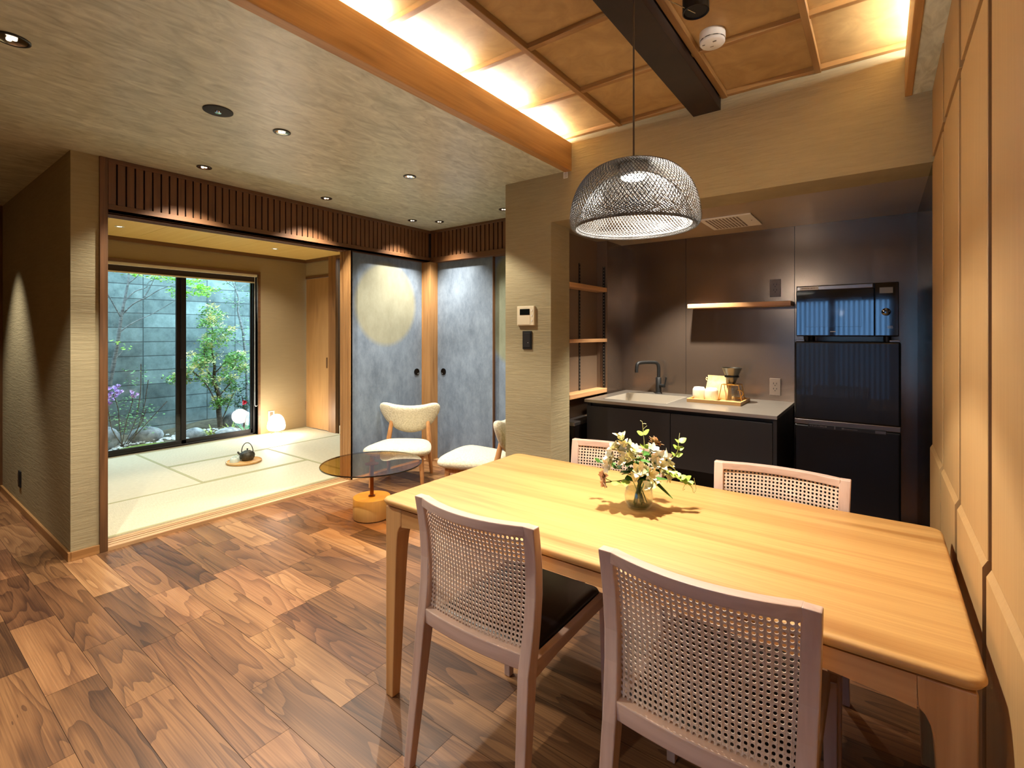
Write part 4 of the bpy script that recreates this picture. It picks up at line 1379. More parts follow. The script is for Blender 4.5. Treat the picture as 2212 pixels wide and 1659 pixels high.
def table_leg(sx, sy):
    """square leg at a corner: outer faces plumb, inner faces tapered, curving out to meet the aprons"""
    x_out = TX0 + 0.014 if sx < 0 else TX1 - 0.014
    y_out = TY0 + 0.014 if sy < 0 else TY1 - 0.014
    prof = [(0.0, 0.036), (0.30, 0.047), (0.52, 0.056), (0.58, 0.060), (0.605, 0.064), (0.622, 0.072), (0.632, 0.082), (0.690, 0.084)]
    rs = []
    for z, w in prof:
        xi = x_out - sx * w
        yi = y_out - sy * w
        rs.append([(x_out, y_out, z), (xi, y_out, z), (xi, yi, z), (x_out, yi, z)])
    return B().rings(rs)


for sx in (-1, 1):
    for sy in (-1, 1):
        mesh_obj('leg', table_leg(sx, sy), M['tableZ'], t, bevel=0.003)


def apron_x(y):
    n = 24
    rs = []
    xa, xb = TX0 + 0.098, TX1 - 0.098
    for k in range(n + 1):
        u = k / n
        x = xa + (xb - xa) * u
        e = min(u, 1 - u)
        zb = 0.628 + 0.026 * min(1.0, e / 0.18) ** 0.8
        rs.append([(x, y - 0.011, zb), (x, y + 0.011, zb), (x, y + 0.011, 0.690), (x, y - 0.011, 0.690)])
    return B().rings(rs)


def apron_y(x):
    n = 18
    rs = []
    ya, yb = TY0 + 0.098, TY1 - 0.098
    for k in range(n + 1):
        u = k / n
        y = ya + (yb - ya) * u
        e = min(u, 1 - u)
        zb = 0.628 + 0.026 * min(1.0, e / 0.25) ** 0.8
        rs.append([(x - 0.011, y, zb), (x + 0.011, y, zb), (x + 0.011, y, 0.690), (x - 0.011, y, 0.690)])
    return B().rings(rs)


mesh_obj('apron', apron_x(TY0 + 0.026), M['tableA'], t)
mesh_obj('apron', apron_x(TY1 - 0.026), M['tableA'], t)
mesh_obj('apron', apron_y(TX0 + 0.026), M['tableY'], t)
mesh_obj('apron', apron_y(TX1 - 0.026), M['tableY'], t)


# ---------------- cane dining chairs (local frame: sitter looks to +y)
CH_TOP = 0.812


def back_y(z):
    P = [(0.0, -0.290), (0.22, -0.262), (0.42, -0.238), (0.52, -0.222), (0.62, -0.216), (0.72, -0.222), (0.812, -0.240), (0.9, -0.26)]
    for (z0, y0), (z1, y1) in zip(P, P[1:]):
        if z <= z1:
            return y0 + (y1 - y0) * (z - z0) / (z1 - z0)
    return P[-1][1]


def half_w(z):
    return 0.212 + 0.012 * max(0, (0.42 - z) / 0.42) + 0.013 * max(0, (z - 0.42) / 0.39)


def sag(z, u):
    s = 0.014 + 0.026 * max(0.0, min(1.0, (z - 0.46) / 0.33))
    return -s * (1 - (2 * u - 1) ** 2)


def make_chair(label, loc, rotz):
    t = thing('dining_chair', label, 'chair', loc, rotz, 'cane-back dining chairs')
    for s in (-1, 1):
        zs = [0.0, 0.1, 0.25, 0.38, 0.42, 0.47, 0.55, 0.62, 0.70, 0.77, CH_TOP]
        wd = {0.0: (0.026, 0.028), 0.1: (0.028, 0.031), 0.25: (0.0325, 0.036), 0.38: (0.0345, 0.042), 0.42: (0.0345, 0.044), 0.47: (0.0345, 0.042), 0.55: (0.0345, 0.038), 0.62: (0.0345, 0.036), 0.70: (0.0345, 0.034), 0.77: (0.0345, 0.031), CH_TOP: (0.0345, 0.029)}
        mesh_obj('rear_leg', B().sweep([(s * (half_w(z) - 0.0172), back_y(z), z) for z in zs], [wd[z] for z in zs]), M['chair'], t, world=False, bevel=0.003)
        mesh_obj('front_leg', B().sweep([(s * 0.208, 0.215, 0.0), (s * 0.206, 0.213, 0.25), (s * 0.205, 0.210, 0.43)], [(0.026, 0.028), (0.030, 0.034), (0.034, 0.042)]), M['chair'], t, world=False, bevel=0.003)
        P = [(-0.232, 0.418), (-0.1, 0.424), (0.05, 0.427), (0.205, 0.428)]
        rs = []
        for k, (y, z) in enumerate(P):
            h = (0.050, 0.036, 0.033, 0.036)[k]
            x0, x1 = s * 0.196 - 0.011, s * 0.196 + 0.011
            rs.append([(x0, y, z - h / 2), (x1, y, z - h / 2), (x1, y, z + h / 2), (x0, y, z + h / 2)])
        mesh_obj('side_rail', B().rings(rs), M['chairY'], t, world=False, bevel=0.003)
    n = 20
    mesh_obj('front_rail', B().box(-0.19, 0.19, 0.195, 0.215, 0.405, 0.44), M['chairX'], t, world=False, bevel=0.003)
    hw = half_w(CH_TOP) - 0.0305
    pts = [(-hw + 2 * hw * k / n, back_y(0.798) + sag(0.798, k / n), 0.798) for k in range(n + 1)]
    mesh_obj('top_rail', B().sweepx(pts, [(0.031, 0.028)] * (n + 1)), M['chairX'], t, world=False, bevel=0.003)
    hw = half_w(0.45) - 0.0305
    pts = [(-hw + 2 * hw * k / n, back_y(0.448) + sag(0.448, k / n), 0.448) for k in range(n + 1)]
    mesh_obj('back_rail', B().sweepx(pts, [(0.032, 0.044)] * (n + 1)), M['chairX'], t, world=False, bevel=0.003)
    # woven cane: octagonal eyelets in a square lattice, small eyelets at the crossings
    z0, z1 = 0.466, 0.787
    pitch = 0.0130
    nc = int(round(0.395 / pitch))
    nr = int(round((z1 - z0) / pitch))
    b = B()
    e = 0.16
    for i in range(nc):
        for j in range(nr):
            def P(u, v):
                uu = (i + u) / nc
                z = z0 + (z1 - z0) * (j + v) / nr
                w = half_w(z) - 0.0295
                return (-w + 2 * w * uu, back_y(z) + sag(z, uu) + 0.004, z)
            o = [(e, 0), (1 - e, 0), (1, e), (1, 1 - e), (1 - e, 1), (e, 1), (0, 1 - e), (0, e)]
            r = 0.30
            q = []
            for k in range(8):
                a = -PI / 2 - PI / 8 + k * PI / 4
                q.append((0.5 + r / math.cos(PI / 8) * math.cos(a), 0.5 + r / math.cos(PI / 8) * math.sin(a)))
            vs = [P(*x) for x in o] + [P(*x) for x in q]
            b.add(vs, [(k, (k + 1) % 8, 8 + (k + 1) % 8, 8 + k) for k in range(8)])
    cp = mesh_obj('cane_panel', b, M['cane'], t, world=False)
    b = B()
    for i in range(1, nc):
        for off in (-0.115, 0.115):
            uu = (i + off) / nc
            pts = []
            for j in range(9):
                z = z0 + (z1 - z0) * j / 8
                w = half_w(z) - 0.0295
                pts.append((-w + 2 * w * uu, back_y(z) + sag(z, uu) + 0.004, z))
            b.tube(pts, 0.00155, 4, caps=False)
    for j in range(1, nr):
        for off in (-0.115, 0.115):
            z = z0 + (z1 - z0) * (j + off) / nr
            w = half_w(z) - 0.0295
            b.tube([(-w + 2 * w * k / 12, back_y(z) + sag(z, k / 12) + 0.004, z) for k in range(13)], 0.0013, 4, caps=False)
    mesh_obj('cane_strands', b, M['cane2'], t, world=False, smooth=True).parent = cp
    md = cp.modifiers.new('thickness', 'SOLIDIFY')
    md.thickness = 0.0018
    md.offset = 0
    # seat pad
    rs = []
    for ins, z in ((0.012, 0.425), (0.002, 0.432), (0.0, 0.440), (0.004, 0.449), (0.016, 0.454)):
        rs.append([(x, y, z) for x, y in rrect(-0.183 + ins, 0.183 - ins, -0.205 + ins, 0.226 - ins, 0.028)])
    mesh_obj('seat_pad', B().rings(rs), M['seat'], t, world=False, smooth=True)
    return t


CY = 1.312
c1 = make_chair('cane-back dining chair nearest the viewer, left one, clear of the bottom edge', (-0.945, CY, 0), 0)
CH2 = 'cane-back dining chair nearest the viewer on the right, cut by the bottom edge'
dup(c1, (-0.309, CY - 0.003, 0), 0, CH2)
dup(c1, (-0.965, 1.855, 0), PI, 'cane-back dining chair on the far side of the table, partly behind the flowers')
dup(c1, (-0.305, 1.832, 0), PI, 'cane-back dining chair on the far side of the table, before the black fridge')


# ---------------- boucle lounge chairs
def puff(outline, th, n=7, pw=0.55, dish=0.0):
    """pillow from an outline in x,y; thickness along z"""
    cx = sum(p[0] for p in outline) / len(outline)
    cy = sum(p[1] for p in outline) / len(outline)
    rs = []
    for k in range(-n, n + 1):
        a = PI / 2 * k / n
        s = max(0.02, math.cos(a)) ** pw
        z = th / 2 * math.sin(a)
        ring = []
        for x, y in outline:
            q = 0.45 + 0.55 * s if abs(k) < n else 0.45 + 0.55 * s
            ring.append((cx + (x - cx) * s, cy + (y - cy) * s, z))
        rs.append(ring)
    return B().rings(rs)


def bez_outline(P, n=6):
    """closed smooth loop through points"""
    out = []
    m = len(P)
    for i in range(m):
        p0, p1, p2, p3 = P[i - 1], P[i], P[(i + 1) % m], P[(i + 2) % m]
        for k in range(n):
            u = k / n
            out.append(tuple(0.5 * (2 * b_ + (c_ - a_) * u + (2 * a_ - 5 * b_ + 4 * c_ - d_) * u * u + (3 * b_ - a_ - 3 * c_ + d_) * u ** 3) for a_, b_, c_, d_ in zip(p0, p1, p2, p3)))
    return out


def make_lounge(label, loc, rotz):
    t = thing('lounge_chair', label, 'chair', loc, rotz, 'cream boucle lounge chairs')
    so = bez_outline([(0.0, 0.275), (0.19, 0.265), (0.285, 0.20), (0.272, 0.05), (0.225, -0.13), (0.16, -0.20), (0.0, -0.215), (-0.16, -0.20), (-0.225, -0.13), (-0.272, 0.05), (-0.285, 0.20), (-0.19, 0.265)])
    b = puff(so, 0.105, pw=0.42)
    for v in b.v:
        v.z += 0.310 + 0.02 * v.y
    mesh_obj('seat_cushion', b, M['boucle'], t, world=False, smooth=True, autosmooth=False)
    bo = bez_outline([(0.0, 0.122), (0.13, 0.130), (0.225, 0.146), (0.272, 0.135), (0.288, 0.092), (0.262, 0.022), (0.205, -0.058), (0.115, -0.122), (0.0, -0.145), (-0.115, -0.122), (-0.205, -0.058), (-0.262, 0.022), (-0.288, 0.092), (-0.272, 0.135), (-0.225, 0.146), (-0.13, 0.130)])
    b = puff(bo, 0.075, pw=0.40)
    for v in b.v:
        v.z += 0.35 * v.x * v.x       # wraps round the sitter
    b.xf(Matrix.Translation((0, -0.262, 0.520)) @ Matrix.Rotation(rad(90 - 14), 4, 'X') @ Matrix.Rotation(PI, 4, 'Y') @ Matrix.Rotation(PI, 4, 'Y'))
    mesh_obj('backrest', b, M['boucle'], t, world=False, smooth=True, autosmooth=False)
    for s in (-1, 1):
        mesh_obj('front_leg', B().tube([(s * 0.225, 0.19, 0.0), (s * 0.21, 0.17, 0.265)], [0.015, 0.023], 12), M['lounge_wood'], t, world=False, smooth=True)
        mesh_obj('rear_leg', B().tube([(s * 0.205, -0.275, 0.0), (s * 0.195, -0.235, 0.22), (s * 0.190, -0.232, 0.34), (s * 0.170, -0.268, 0.52)], [0.015, 0.022, 0.024, 0.017], 12), M['lounge_wood'], t, world=False, smooth=True)
        rs = []
        for y, z, h in ((-0.235, 0.26, 0.05), (0.0, 0.25, 0.034), (0.175, 0.25, 0.03)):
            x = s * (0.193 + 0.017 * (y + 0.235) / 0.41)
            rs.append([(x - 0.010, y, z - h / 2), (x + 0.010, y, z - h / 2), (x + 0.010, y, z + h / 2), (x - 0.010, y, z + h / 2)])
        mesh_obj('side_rail', B().rings(rs), M['lounge_wood'], t, world=False, bevel=0.003)
    mesh_obj('cross_rail', B().box(-0.2, 0.2, 0.15, 0.17, 0.238, 0.264).box(-0.19, 0.19, -0.235, -0.215, 0.24, 0.275), M['lounge_wood'], t, world=False, bevel=0.003)
    return t


def face(gx, gy):
    return math.atan2(gy, gx) - PI / 2


l1 = make_lounge('cream boucle lounge chair in front of the corner of the blue-grey doors', (-3.415, 2.945, 0), face(0.56, -0.83))
dup(l1, (-2.60, 3.04, 0), face(-0.96, -0.28), 'cream boucle lounge chair half hidden behind the pier and dining table')

# ---------------- round smoked glass side table
gx, gy, gz = -2.93, 2.245, 0.385
t = thing('side_table', 'round amber glass side table on a pale wood drum', 'table', (gx, gy, 0))
mesh_obj('glass_top', B().lathe([(0.0, gz + 0.006), (0.352, gz + 0.006)], (gx, gy, 0), 72, False, False).lathe([(0.352, gz + 0.006), (0.352, gz + 0.0059)], (gx, gy, 0), 72, False, False), M['smoke_glass'], t)
mesh_obj('glass_edge', B().lathe([(0.349, gz - 0.003), (0.3535, gz - 0.002), (0.3535, gz + 0.004), (0.350, gz + 0.006)], (gx, gy, 0), 72, False, False), M['glass_edge'], t, smooth=True)
mesh_obj('drum_base', B().lathe([(0.0, 0.006), (0.128, 0.006), (0.131, 0.009), (0.131, 0.146), (0.128, 0.150), (0.0, 0.150)], (gx, gy, 0), 56, False, False), M['plinth'], t, smooth=True)
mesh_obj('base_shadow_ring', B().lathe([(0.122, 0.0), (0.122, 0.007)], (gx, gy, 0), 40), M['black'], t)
mesh_obj('stem', B().lathe([(0.024, 0.150), (0.024, 0.156), (0.0135, 0.158), (0.0135, gz - 0.006), (0.05, gz - 0.004), (0.05, gz)], (gx, gy, 0), 28), M['bronze'], t, smooth=True)

# ---------------- tatami room objects
lx, ly = -6.175, 3.255
TT = 0.030
t = thing('egg_lamp', 'glowing white egg lamp on crossed wire feet on the tatami', 'table lamp', (lx, ly, TT))
prof = [(0.0, 0.052), (0.06, 0.052), (0.092, 0.062), (0.105, 0.085), (0.107, 0.115), (0.098, 0.165), (0.080, 0.212), (0.056, 0.242), (0.028, 0.256), (0.0, 0.259)]
mesh_obj('shade', B().lathe(prof, (lx, ly, TT), 40, False, False), M['paper_glow'], t, smooth=True)
b = B()
for a in (0.3, 1.9, 3.4, 5.0):
    b.tube([(lx, ly, TT + 0.046), (lx + 0.092 * math.cos(a), ly + 0.092 * math.sin(a), TT + 0.003)], 0.0028, 6)
b.lathe([(0.02, 0.040), (0.02, 0.053)], (lx, ly, TT), 16)
mesh_obj('wire_feet', b, M['brass'], t, smooth=True)
light('lamp_glow', 'POINT', (lx + 0.17, ly - 0.10, TT + 0.17), 8.0, SOFT, t, shadow_soft_size=0.10)

kx, ky = -5.10, 2.36
t = thing('tea_tray', 'round wooden tea tray on the middle tatami mat', 'tray', (kx, ky, TT))
mesh_obj('tray_plate', B().lathe([(0.0, 0.001), (0.150, 0.001), (0.158, 0.006), (0.162, 0.018), (0.158, 0.019), (0.153, 0.010), (0.0, 0.008)], (kx, ky, TT), 56, False, False), M['tray'], t, smooth=True)
b = B()
b.lathe([(0.158, 0.0185), (0.160, 0.0195), (0.162, 0.0185)], (kx, ky, TT), 56, False, False)
mesh_obj('dark_rim', b, M['brown'], t, smooth=True)
qx, qy, qz = kx - 0.030, ky + 0.045, TT + 0.009
t = thing('iron_kettle', 'dark cast-iron teapot with tall loop handle on the round tray', 'teapot', (qx, qy, qz))
mesh_obj('kettle_body', B().lathe([(0.0, 0.0), (0.044, 0.0), (0.050, 0.004), (0.066, 0.028), (0.070, 0.050), (0.064, 0.074), (0.046, 0.088), (0.030, 0.092)], (qx, qy, qz), 40), M['iron'], t, smooth=True)
ld = mesh_obj('lid', B().lathe([(0.036, 0.090), (0.030, 0.095), (0.010, 0.099), (0.0, 0.099)], (qx, qy, qz), 28, True, False), M['iron'], t, smooth=True)
k = mesh_obj('knob', B().lathe([(0.004, 0.098), (0.004, 0.104), (0.008, 0.110), (0.007, 0.117), (0.0, 0.119)], (qx, qy, qz), 16), M['black'], t, smooth=True)
k.parent = ld
hx, hy = -0.597 * 0, 0
dxh, dyh = 0.80, 0.60            # handle lies across the view
pts = [(qx + dxh * 0.058 * math.cos(a), qy + dyh * 0.058 * math.cos(a), qz + 0.080 + 0.095 * math.sin(a)) for a in [PI * k / 22 for k in range(23)]]
mesh_obj('loop_handle', B().tube(pts, 0.0042, 8), M['black'], t, smooth=True)
mesh_obj('spout', B().tube([(qx - dxh * 0.055, qy - dyh * 0.055, qz + 0.05), (qx - dxh * 0.082, qy - dyh * 0.082, qz + 0.064), (qx - dxh * 0.098, qy - dyh * 0.098, qz + 0.082)], [0.016, 0.011, 0.008], 12), M['iron'], t, smooth=True)
for dx_, dy_, lab in ((-0.045, -0.075, 'pale celadon teacup upside down on the tea tray, nearer the wood floor'), (-0.088, -0.035, 'pale celadon teacup upside down on the tea tray, nearer the garden window')):
    px, py = kx + dx_, ky + dy_
    t2 = mesh_obj('teacup', B().lathe([(0.041, 0.0), (0.042, 0.004), (0.036, 0.035), (0.026, 0.046), (0.019, 0.047), (0.018, 0.054), (0.015, 0.054), (0.014, 0.050), (0.0, 0.049)], (px, py, TT + 0.0085), 32), M['celadon'], smooth=True)
    tag(t2, lab, 'cup', 'celadon teacups')

# ---------------- vase of flowers
VX, VY, VZ = -0.668, 1.628, TZ
t = thing('glass_vase', 'round clear glass vase with water on the dining table', 'vase', (VX, VY, VZ))
po = [(0.030, 0.0), (0.040, 0.004), (0.048, 0.022), (0.050, 0.042), (0.045, 0.066), (0.034, 0.084), (0.027, 0.094), (0.027, 0.102)]
pi_ = [(0.0248, 0.102), (0.0248, 0.094), (0.032, 0.083), (0.043, 0.065), (0.048, 0.042), (0.046, 0.022), (0.036, 0.008), (0.0, 0.006)]
mesh_obj('vase_wall', B().lathe([(0.0, 0.0)] + po + pi_, (VX, VY, VZ), 48, False, False), M['vaseglass'], t, smooth=True)
mesh_obj('water', B().lathe([(0.0, 0.008), (0.035, 0.009), (0.045, 0.022), (0.047, 0.042), (0.0425, 0.064), (0.0, 0.064)], (VX, VY, VZ), 40, False, False), M['water'], t, smooth=True)


def frame_of(d):
    d = Vector(d).normalized()
    u = d.cross(Vector((0, 0, 1)))
    if u.length < 1e-3:
        u = Vector((1, 0, 0))
    u.normalize()
    w = d.cross(u).normalized()
    return d, u, w


def petal(b, c, d, side, ln, wd, curl, n=5):
    """cupped petal starting at c along d, bending towards side"""
    d = Vector(d).normalized()
    side = Vector(side).normalized()
    acr = d.cross(side).normalized()
    rows = []
    for i in range(n + 1):
        u = i / n
        a = curl * u
        ctr = Vector(c) + d * (ln * (math.sin(a) / curl if abs(curl) > 1e-3 else u)) + side * (ln * ((1 - math.cos(a)) / curl if abs(curl) > 1e-3 else 0))
        w = wd * (math.sin(PI * min(0.97, 0.12 + 0.86 * u)) ** 0.8)
        nn = (side * math.cos(a) - d * math.sin(a))
        rows.append([ctr - acr * w + nn * (-0.25 * w), ctr + nn * 0.0, ctr + acr * w + nn * (-0.25 * w)])
    vs = [p for r in rows for p in r]
    fs = []
    for i in range(n):
        for j in range(2):
            fs.append((i * 3 + j, i * 3 + j + 1, (i + 1) * 3 + j + 1, (i + 1) * 3 + j))
    b.add(vs, fs)


def leaf(b, p, d, nrm, ln, wd, bend=0.4):
    petal(b, p, d, nrm, ln, wd, bend if abs(bend) > 0.02 else 0.05, 4)


def lily(b, c, d, size, rr, open_=0.75):
    d, u, w = frame_of(d)
    for ring in range(2):
        for k in range(3):
            a = 2 * PI * k / 3 + ring * PI / 3 + rr.uniform(-0.15, 0.15)
            out = u * math.cos(a) + w * math.sin(a)
            dd = (d * 1.0 + out * (0.30 + 0.20 * ring)).normalized()
            sd = out - dd * out.dot(dd)
            petal(b, c, dd, sd, size * rr.uniform(0.85, 1.1), size * (0.34 if ring else 0.26), open_ * rr.uniform(0.7, 1.3))


def ruffle(b, c, d, size, rr, n=26):
    d, u, w = frame_of(d)
    for k in range(n):
        a = rr.uniform(0, 2 * PI)
        tl = rr.uniform(0.1, 1.1)
        out = u * math.cos(a) + w * math.sin(a)
        dd = (d * math.cos(tl) + out * math.sin(tl)).normalized()
        sd = out - dd * out.dot(dd)
        if sd.length < 1e-4:
            sd = u
        petal(b, c, dd, sd, size * rr.uniform(0.7, 1.0), size * 0.28, rr.uniform(0.4, 1.3))


def stem_path(tip, rr, lean=1.0):
    tip = Vector(tip)
    base = Vector((VX - (tip.x - VX) * 0.26 + rr.uniform(-0.008, 0.008), VY - (tip.y - VY) * 0.26 + rr.uniform(-0.008, 0.008), VZ + 0.012))
    neck = Vector((VX + (tip.x - VX) * 0.09, VY + (tip.y - VY) * 0.09, VZ + 0.099))
    q = Vector((VX + (tip.x - VX) * 0.55, VY + (tip.y - VY) * 0.55, VZ + 0.10 + (tip.z - VZ - 0.10) * 0.68))
    return spline([tuple(base), tuple(neck), tuple(q), tuple(tip)], 6)


RT = Vector((0.80, 0.597, 0))       # table-wise directions used only to spread the bouquet
FWD = Vector((-0.597, 0.80, 0))


def at(r, h, f=0.0):
    return Vector((VX, VY, VZ)) + RT * r + FWD * f + Vector((0, 0, h))


GB = 'flower stems in the glass vase'


def flower_stem(kind, label, tip, heads, mat, seed, leaves=3, head_fn=lily, size=0.037, lmat='leaf', hs=1.0):
    rr = random.Random(seed)
    t = thing(kind, label, 'flower', (VX, VY, VZ), group=GB)
    P = stem_path(tip, rr)
    mesh_obj('stem', B().tube(P, 0.0021, 6), M['stem'], t, smooth=True)
    b = B()
    heads = list(heads)
    if head_fn is lily:
        heads.append(((rr.uniform(-0.024, 0.024), rr.uniform(-0.024, 0.024), rr.uniform(-0.034, -0.012)), (rr.uniform(-1, 1), rr.uniform(-1, 0.6), rr.uniform(0.2, 1))))
    for off, dr in heads:
        c = Vector(tip) + Vector(off)
        if Vector(off).length > 0.008:
            mesh_obj('stem', B().tube([P[-4], tuple((Vector(P[-2]) + c) / 2), tuple(c)], 0.0014, 5), M['stem'], t, smooth=True)
        head_fn(b, c, dr, size * hs, rr)
    mesh_obj('blossom', b, mat, t, smooth=True, autosmooth=False)
    if leaves:
        b = B()
        for k in range(leaves):
            i = len(P) // 2 + 1 + int((len(P) // 2 - 2) * k / max(1, leaves))
            p = Vector(P[min(i, len(P) - 2)])
            a = rr.uniform(0, 2 * PI)
            d = Vector((math.cos(a), math.sin(a), rr.uniform(0.0, 0.5)))
            leaf(b, p, d, Vector((0, 0, 1)) - d * d.normalized().z * 0.5, rr.uniform(0.05, 0.075), rr.uniform(0.013, 0.019), -0.7)
        mesh_obj('leaf', b, M[lmat], t, smooth=True, autosmooth=False)
    return t


up = Vector((0, 0, 1))
flower_stem('alstroemeria', 'cream alstroemeria, tallest blossom upper left in the vase', at(-0.058, 0.232, 0.0), [((0, 0, 0), up * 1 + RT * -0.3), ((0.018, 0.010, -0.030), up + RT * 0.5 - FWD * 0.4), ((-0.014, -0.01, -0.034), up * 0.7 - RT * 0.7)], M['petal'], 1)
flower_stem('alstroemeria', 'cream alstroemeria just left of the upright vine in the vase', at(-0.022, 0.188, -0.03), [((0, 0, 0), up + RT * 0.1 - FWD * 0.5), ((-0.022, -0.006, -0.022), up * 0.4 - RT * 0.6 - FWD * 0.6)], M['petal'], 2)
flower_stem('alstroemeria', 'white alstroemeria at the left shoulder of the bouquet', at(-0.088, 0.172, 0.0), [((0, 0, 0), up * 0.6 - RT * 0.8 - FWD * 0.2), ((0.022, 0.012, 0.012), up - FWD * 0.4), ((-0.004, -0.006, -0.028), -RT - FWD * 0.5)], M['petal_white'], 3)
flower_stem('alstroemeria', 'cream alstroemeria low in the middle of the bouquet, facing the viewer', at(-0.016, 0.140, -0.055), [((0, 0, 0), -FWD + up * 0.4 - RT * 0.2), ((0.026, 0.016, -0.012), -FWD * 0.8 + up * 0.2 + RT * 0.5)], M['petal'], 4)
flower_stem('alstroemeria', 'white alstroemeria right of the upright vine in the vase', at(0.042, 0.190, -0.01), [((0, 0, 0), up + RT * 0.2 - FWD * 0.5), ((0.030, 0.020, -0.018), up * 0.5 + RT * 0.9), ((0.006, 0.0, -0.035), -FWD + up * 0.4 + RT * 0.2)], M['petal_white'], 5)
flower_stem('alstroemeria', 'cream alstroemeria at the right side of the bouquet', at(0.088, 0.150, -0.01), [((0, 0, 0), RT + up * 0.3 - FWD * 0.2), ((-0.016, -0.012, -0.004), -FWD + up * 0.4 + RT * 0.3), ((0.004, 0.004, -0.030), RT * 0.6 - up * 0.7 - FWD * 0.4)], M['petal'], 6)
flower_stem('alstroemeria', 'cream alstroemeria drooping low right above the vase neck', at(0.034, 0.116, -0.055), [((0, 0, 0), -up * 0.8 + RT * 0.3 - FWD * 0.5), ((-0.03, -0.02, 0.03), -FWD + up * 0.2)], M['petal'], 7, size=0.038)
flower_stem('carnation', 'peach ruffled bloom hanging at the far left of the bouquet', at(-0.118, 0.092, -0.02), [((0, 0, 0), -RT - up * 0.4), ((-0.002, 0.0, 0.022), -RT + up * 0.1 - FWD * 0.3)], M['peach'], 8, 2, ruffle, 0.026, 'lime')
flower_stem('carnation', 'dusty pink ruffled bloom at the upper right back of the bouquet', at(0.068, 0.205, 0.05), [((0, 0, 0), up + RT * 0.4)], M['peach'], 9, 2, ruffle, 0.036, 'leaf')


def vine(label, path, seed, tendrils, lm='lime', pairs=3):
    rr = random.Random(seed)
    t = thing('vine_sprig', label, 'vine', (VX, VY, VZ), group=GB)
    P = spline([tuple(p) for p in path], 6)
    mesh_obj('stem', B().tube(P, [0.0019 - 0.0011 * i / len(P) for i in range(len(P))], 6), M['tendril'], t, smooth=True)
    b = B()
    for k in range(pairs):
        i = int(len(P) * (0.55 + 0.40 * k / max(1, pairs)))
        p = Vector(P[min(i, len(P) - 1)])
        for s in (-1, 1):
            d = RT * s * rr.uniform(0.7, 1) + up * rr.uniform(-0.1, 0.5) - FWD * rr.uniform(0, 0.5)
            leaf(b, p, d, up - FWD * 0.8, rr.uniform(0.018, 0.026), rr.uniform(0.009, 0.012), 0.5)
    mesh_obj('leaf', b, M[lm], t, smooth=True, autosmooth=False)
    b = B()
    for st, en, md_ in tendrils:
        b.tube(spline([tuple(st), tuple(md_), tuple(en)], 5), 0.0009, 5)
    if tendrils:
        mesh_obj('tendril', b, M['tendril'], t, smooth=True)
    return t


n0 = at(0, 0.10)
vine('upright thin vine sprig standing tallest in the bouquet', [at(0, 0.03), at(0.002, 0.12, 0.01), at(0.018, 0.20, 0.0), at(0.016, 0.255, 0.0), at(0.012, 0.296, 0.0)], 11,
     [(at(0.016, 0.27), at(0.028, 0.281), at(0.022, 0.276)), (at(0.013, 0.288), at(0.026, 0.287), at(0.02, 0.289)), (at(0.012, 0.294), at(0.005, 0.299), at(0.009, 0.297))], pairs=2)
vine('curling vine sprig rising at the right of the bouquet', [at(0, 0.03), at(0.03, 0.11, 0.0), at(0.085, 0.155, -0.02), at(0.128, 0.190, -0.01), at(0.134, 0.225, -0.01), at(0.138, 0.258, -0.01)], 12, [], pairs=3)
vine('trailing vine sprig with tendrils hanging at the lower right of the bouquet', [at(0, 0.03), at(0.03, 0.105, -0.01), at(0.09, 0.130, -0.03), at(0.135, 0.112, -0.04), at(0.168, 0.085, -0.04)], 13,
     [(at(0.11, 0.115, -0.04), at(0.128, 0.10, -0.04), at(0.14, 0.108, -0.04)), (at(0.16, 0.09, -0.04), at(0.176, 0.112, -0.04), at(0.182, 0.07, -0.04)), (at(0.168, 0.085, -0.04), at(0.186, 0.082, -0.04), at(0.176, 0.062, -0.04)), (at(0.15, 0.098, -0.04), at(0.146, 0.075, -0.04), at(0.138, 0.073, -0.04))], pairs=5)
vine('leafy green sprig reaching out at the far left of the bouquet', [at(0, 0.03), at(-0.03, 0.108, 0.0), at(-0.09, 0.135, 0.05), at(-0.14, 0.140, 0.10)], 14, [], 'leaf', pairs=3)


def foliage_sprig(label, tip, seed, n, ln, wd, mat='leaf'):
    rr = random.Random(seed)
    t = thing('foliage_sprig', label, 'leaves', (VX, VY, VZ), group=GB)
    P = stem_path(tip, rr)
    mesh_obj('stem', B().tube(P, 0.002, 6), M['stem'], t, smooth=True)
    b = B()
    for k in range(n):
        i = int(len(P) * (0.45 + 0.5 * k / n))
        p = Vector(P[min(i, len(P) - 1)])
        a = rr.uniform(0, 2 * PI)
        d = RT * math.cos(a) + FWD * math.sin(a) + up * rr.uniform(-0.1, 0.7)
        leaf(b, p, d, up * 1.0 + RT * rr.uniform(-0.4, 0.4), ln * rr.uniform(0.8, 1.2), wd * rr.uniform(0.8, 1.2), -0.9)
    mesh_obj('leaf', b, M[mat], t, smooth=True, autosmooth=False)


foliage_sprig('dark broad-leaved sprig in the left heart of the bouquet', at(-0.045, 0.135, -0.03), 21, 9, 0.05, 0.018)
foliage_sprig('dark broad-leaved sprig in the right heart of the bouquet', at(0.05, 0.13, -0.02), 22, 9, 0.05, 0.018)
foliage_sprig('bright green leafy sprig behind the bouquet', at(0.01, 0.165, 0.05), 23, 8, 0.05, 0.016)
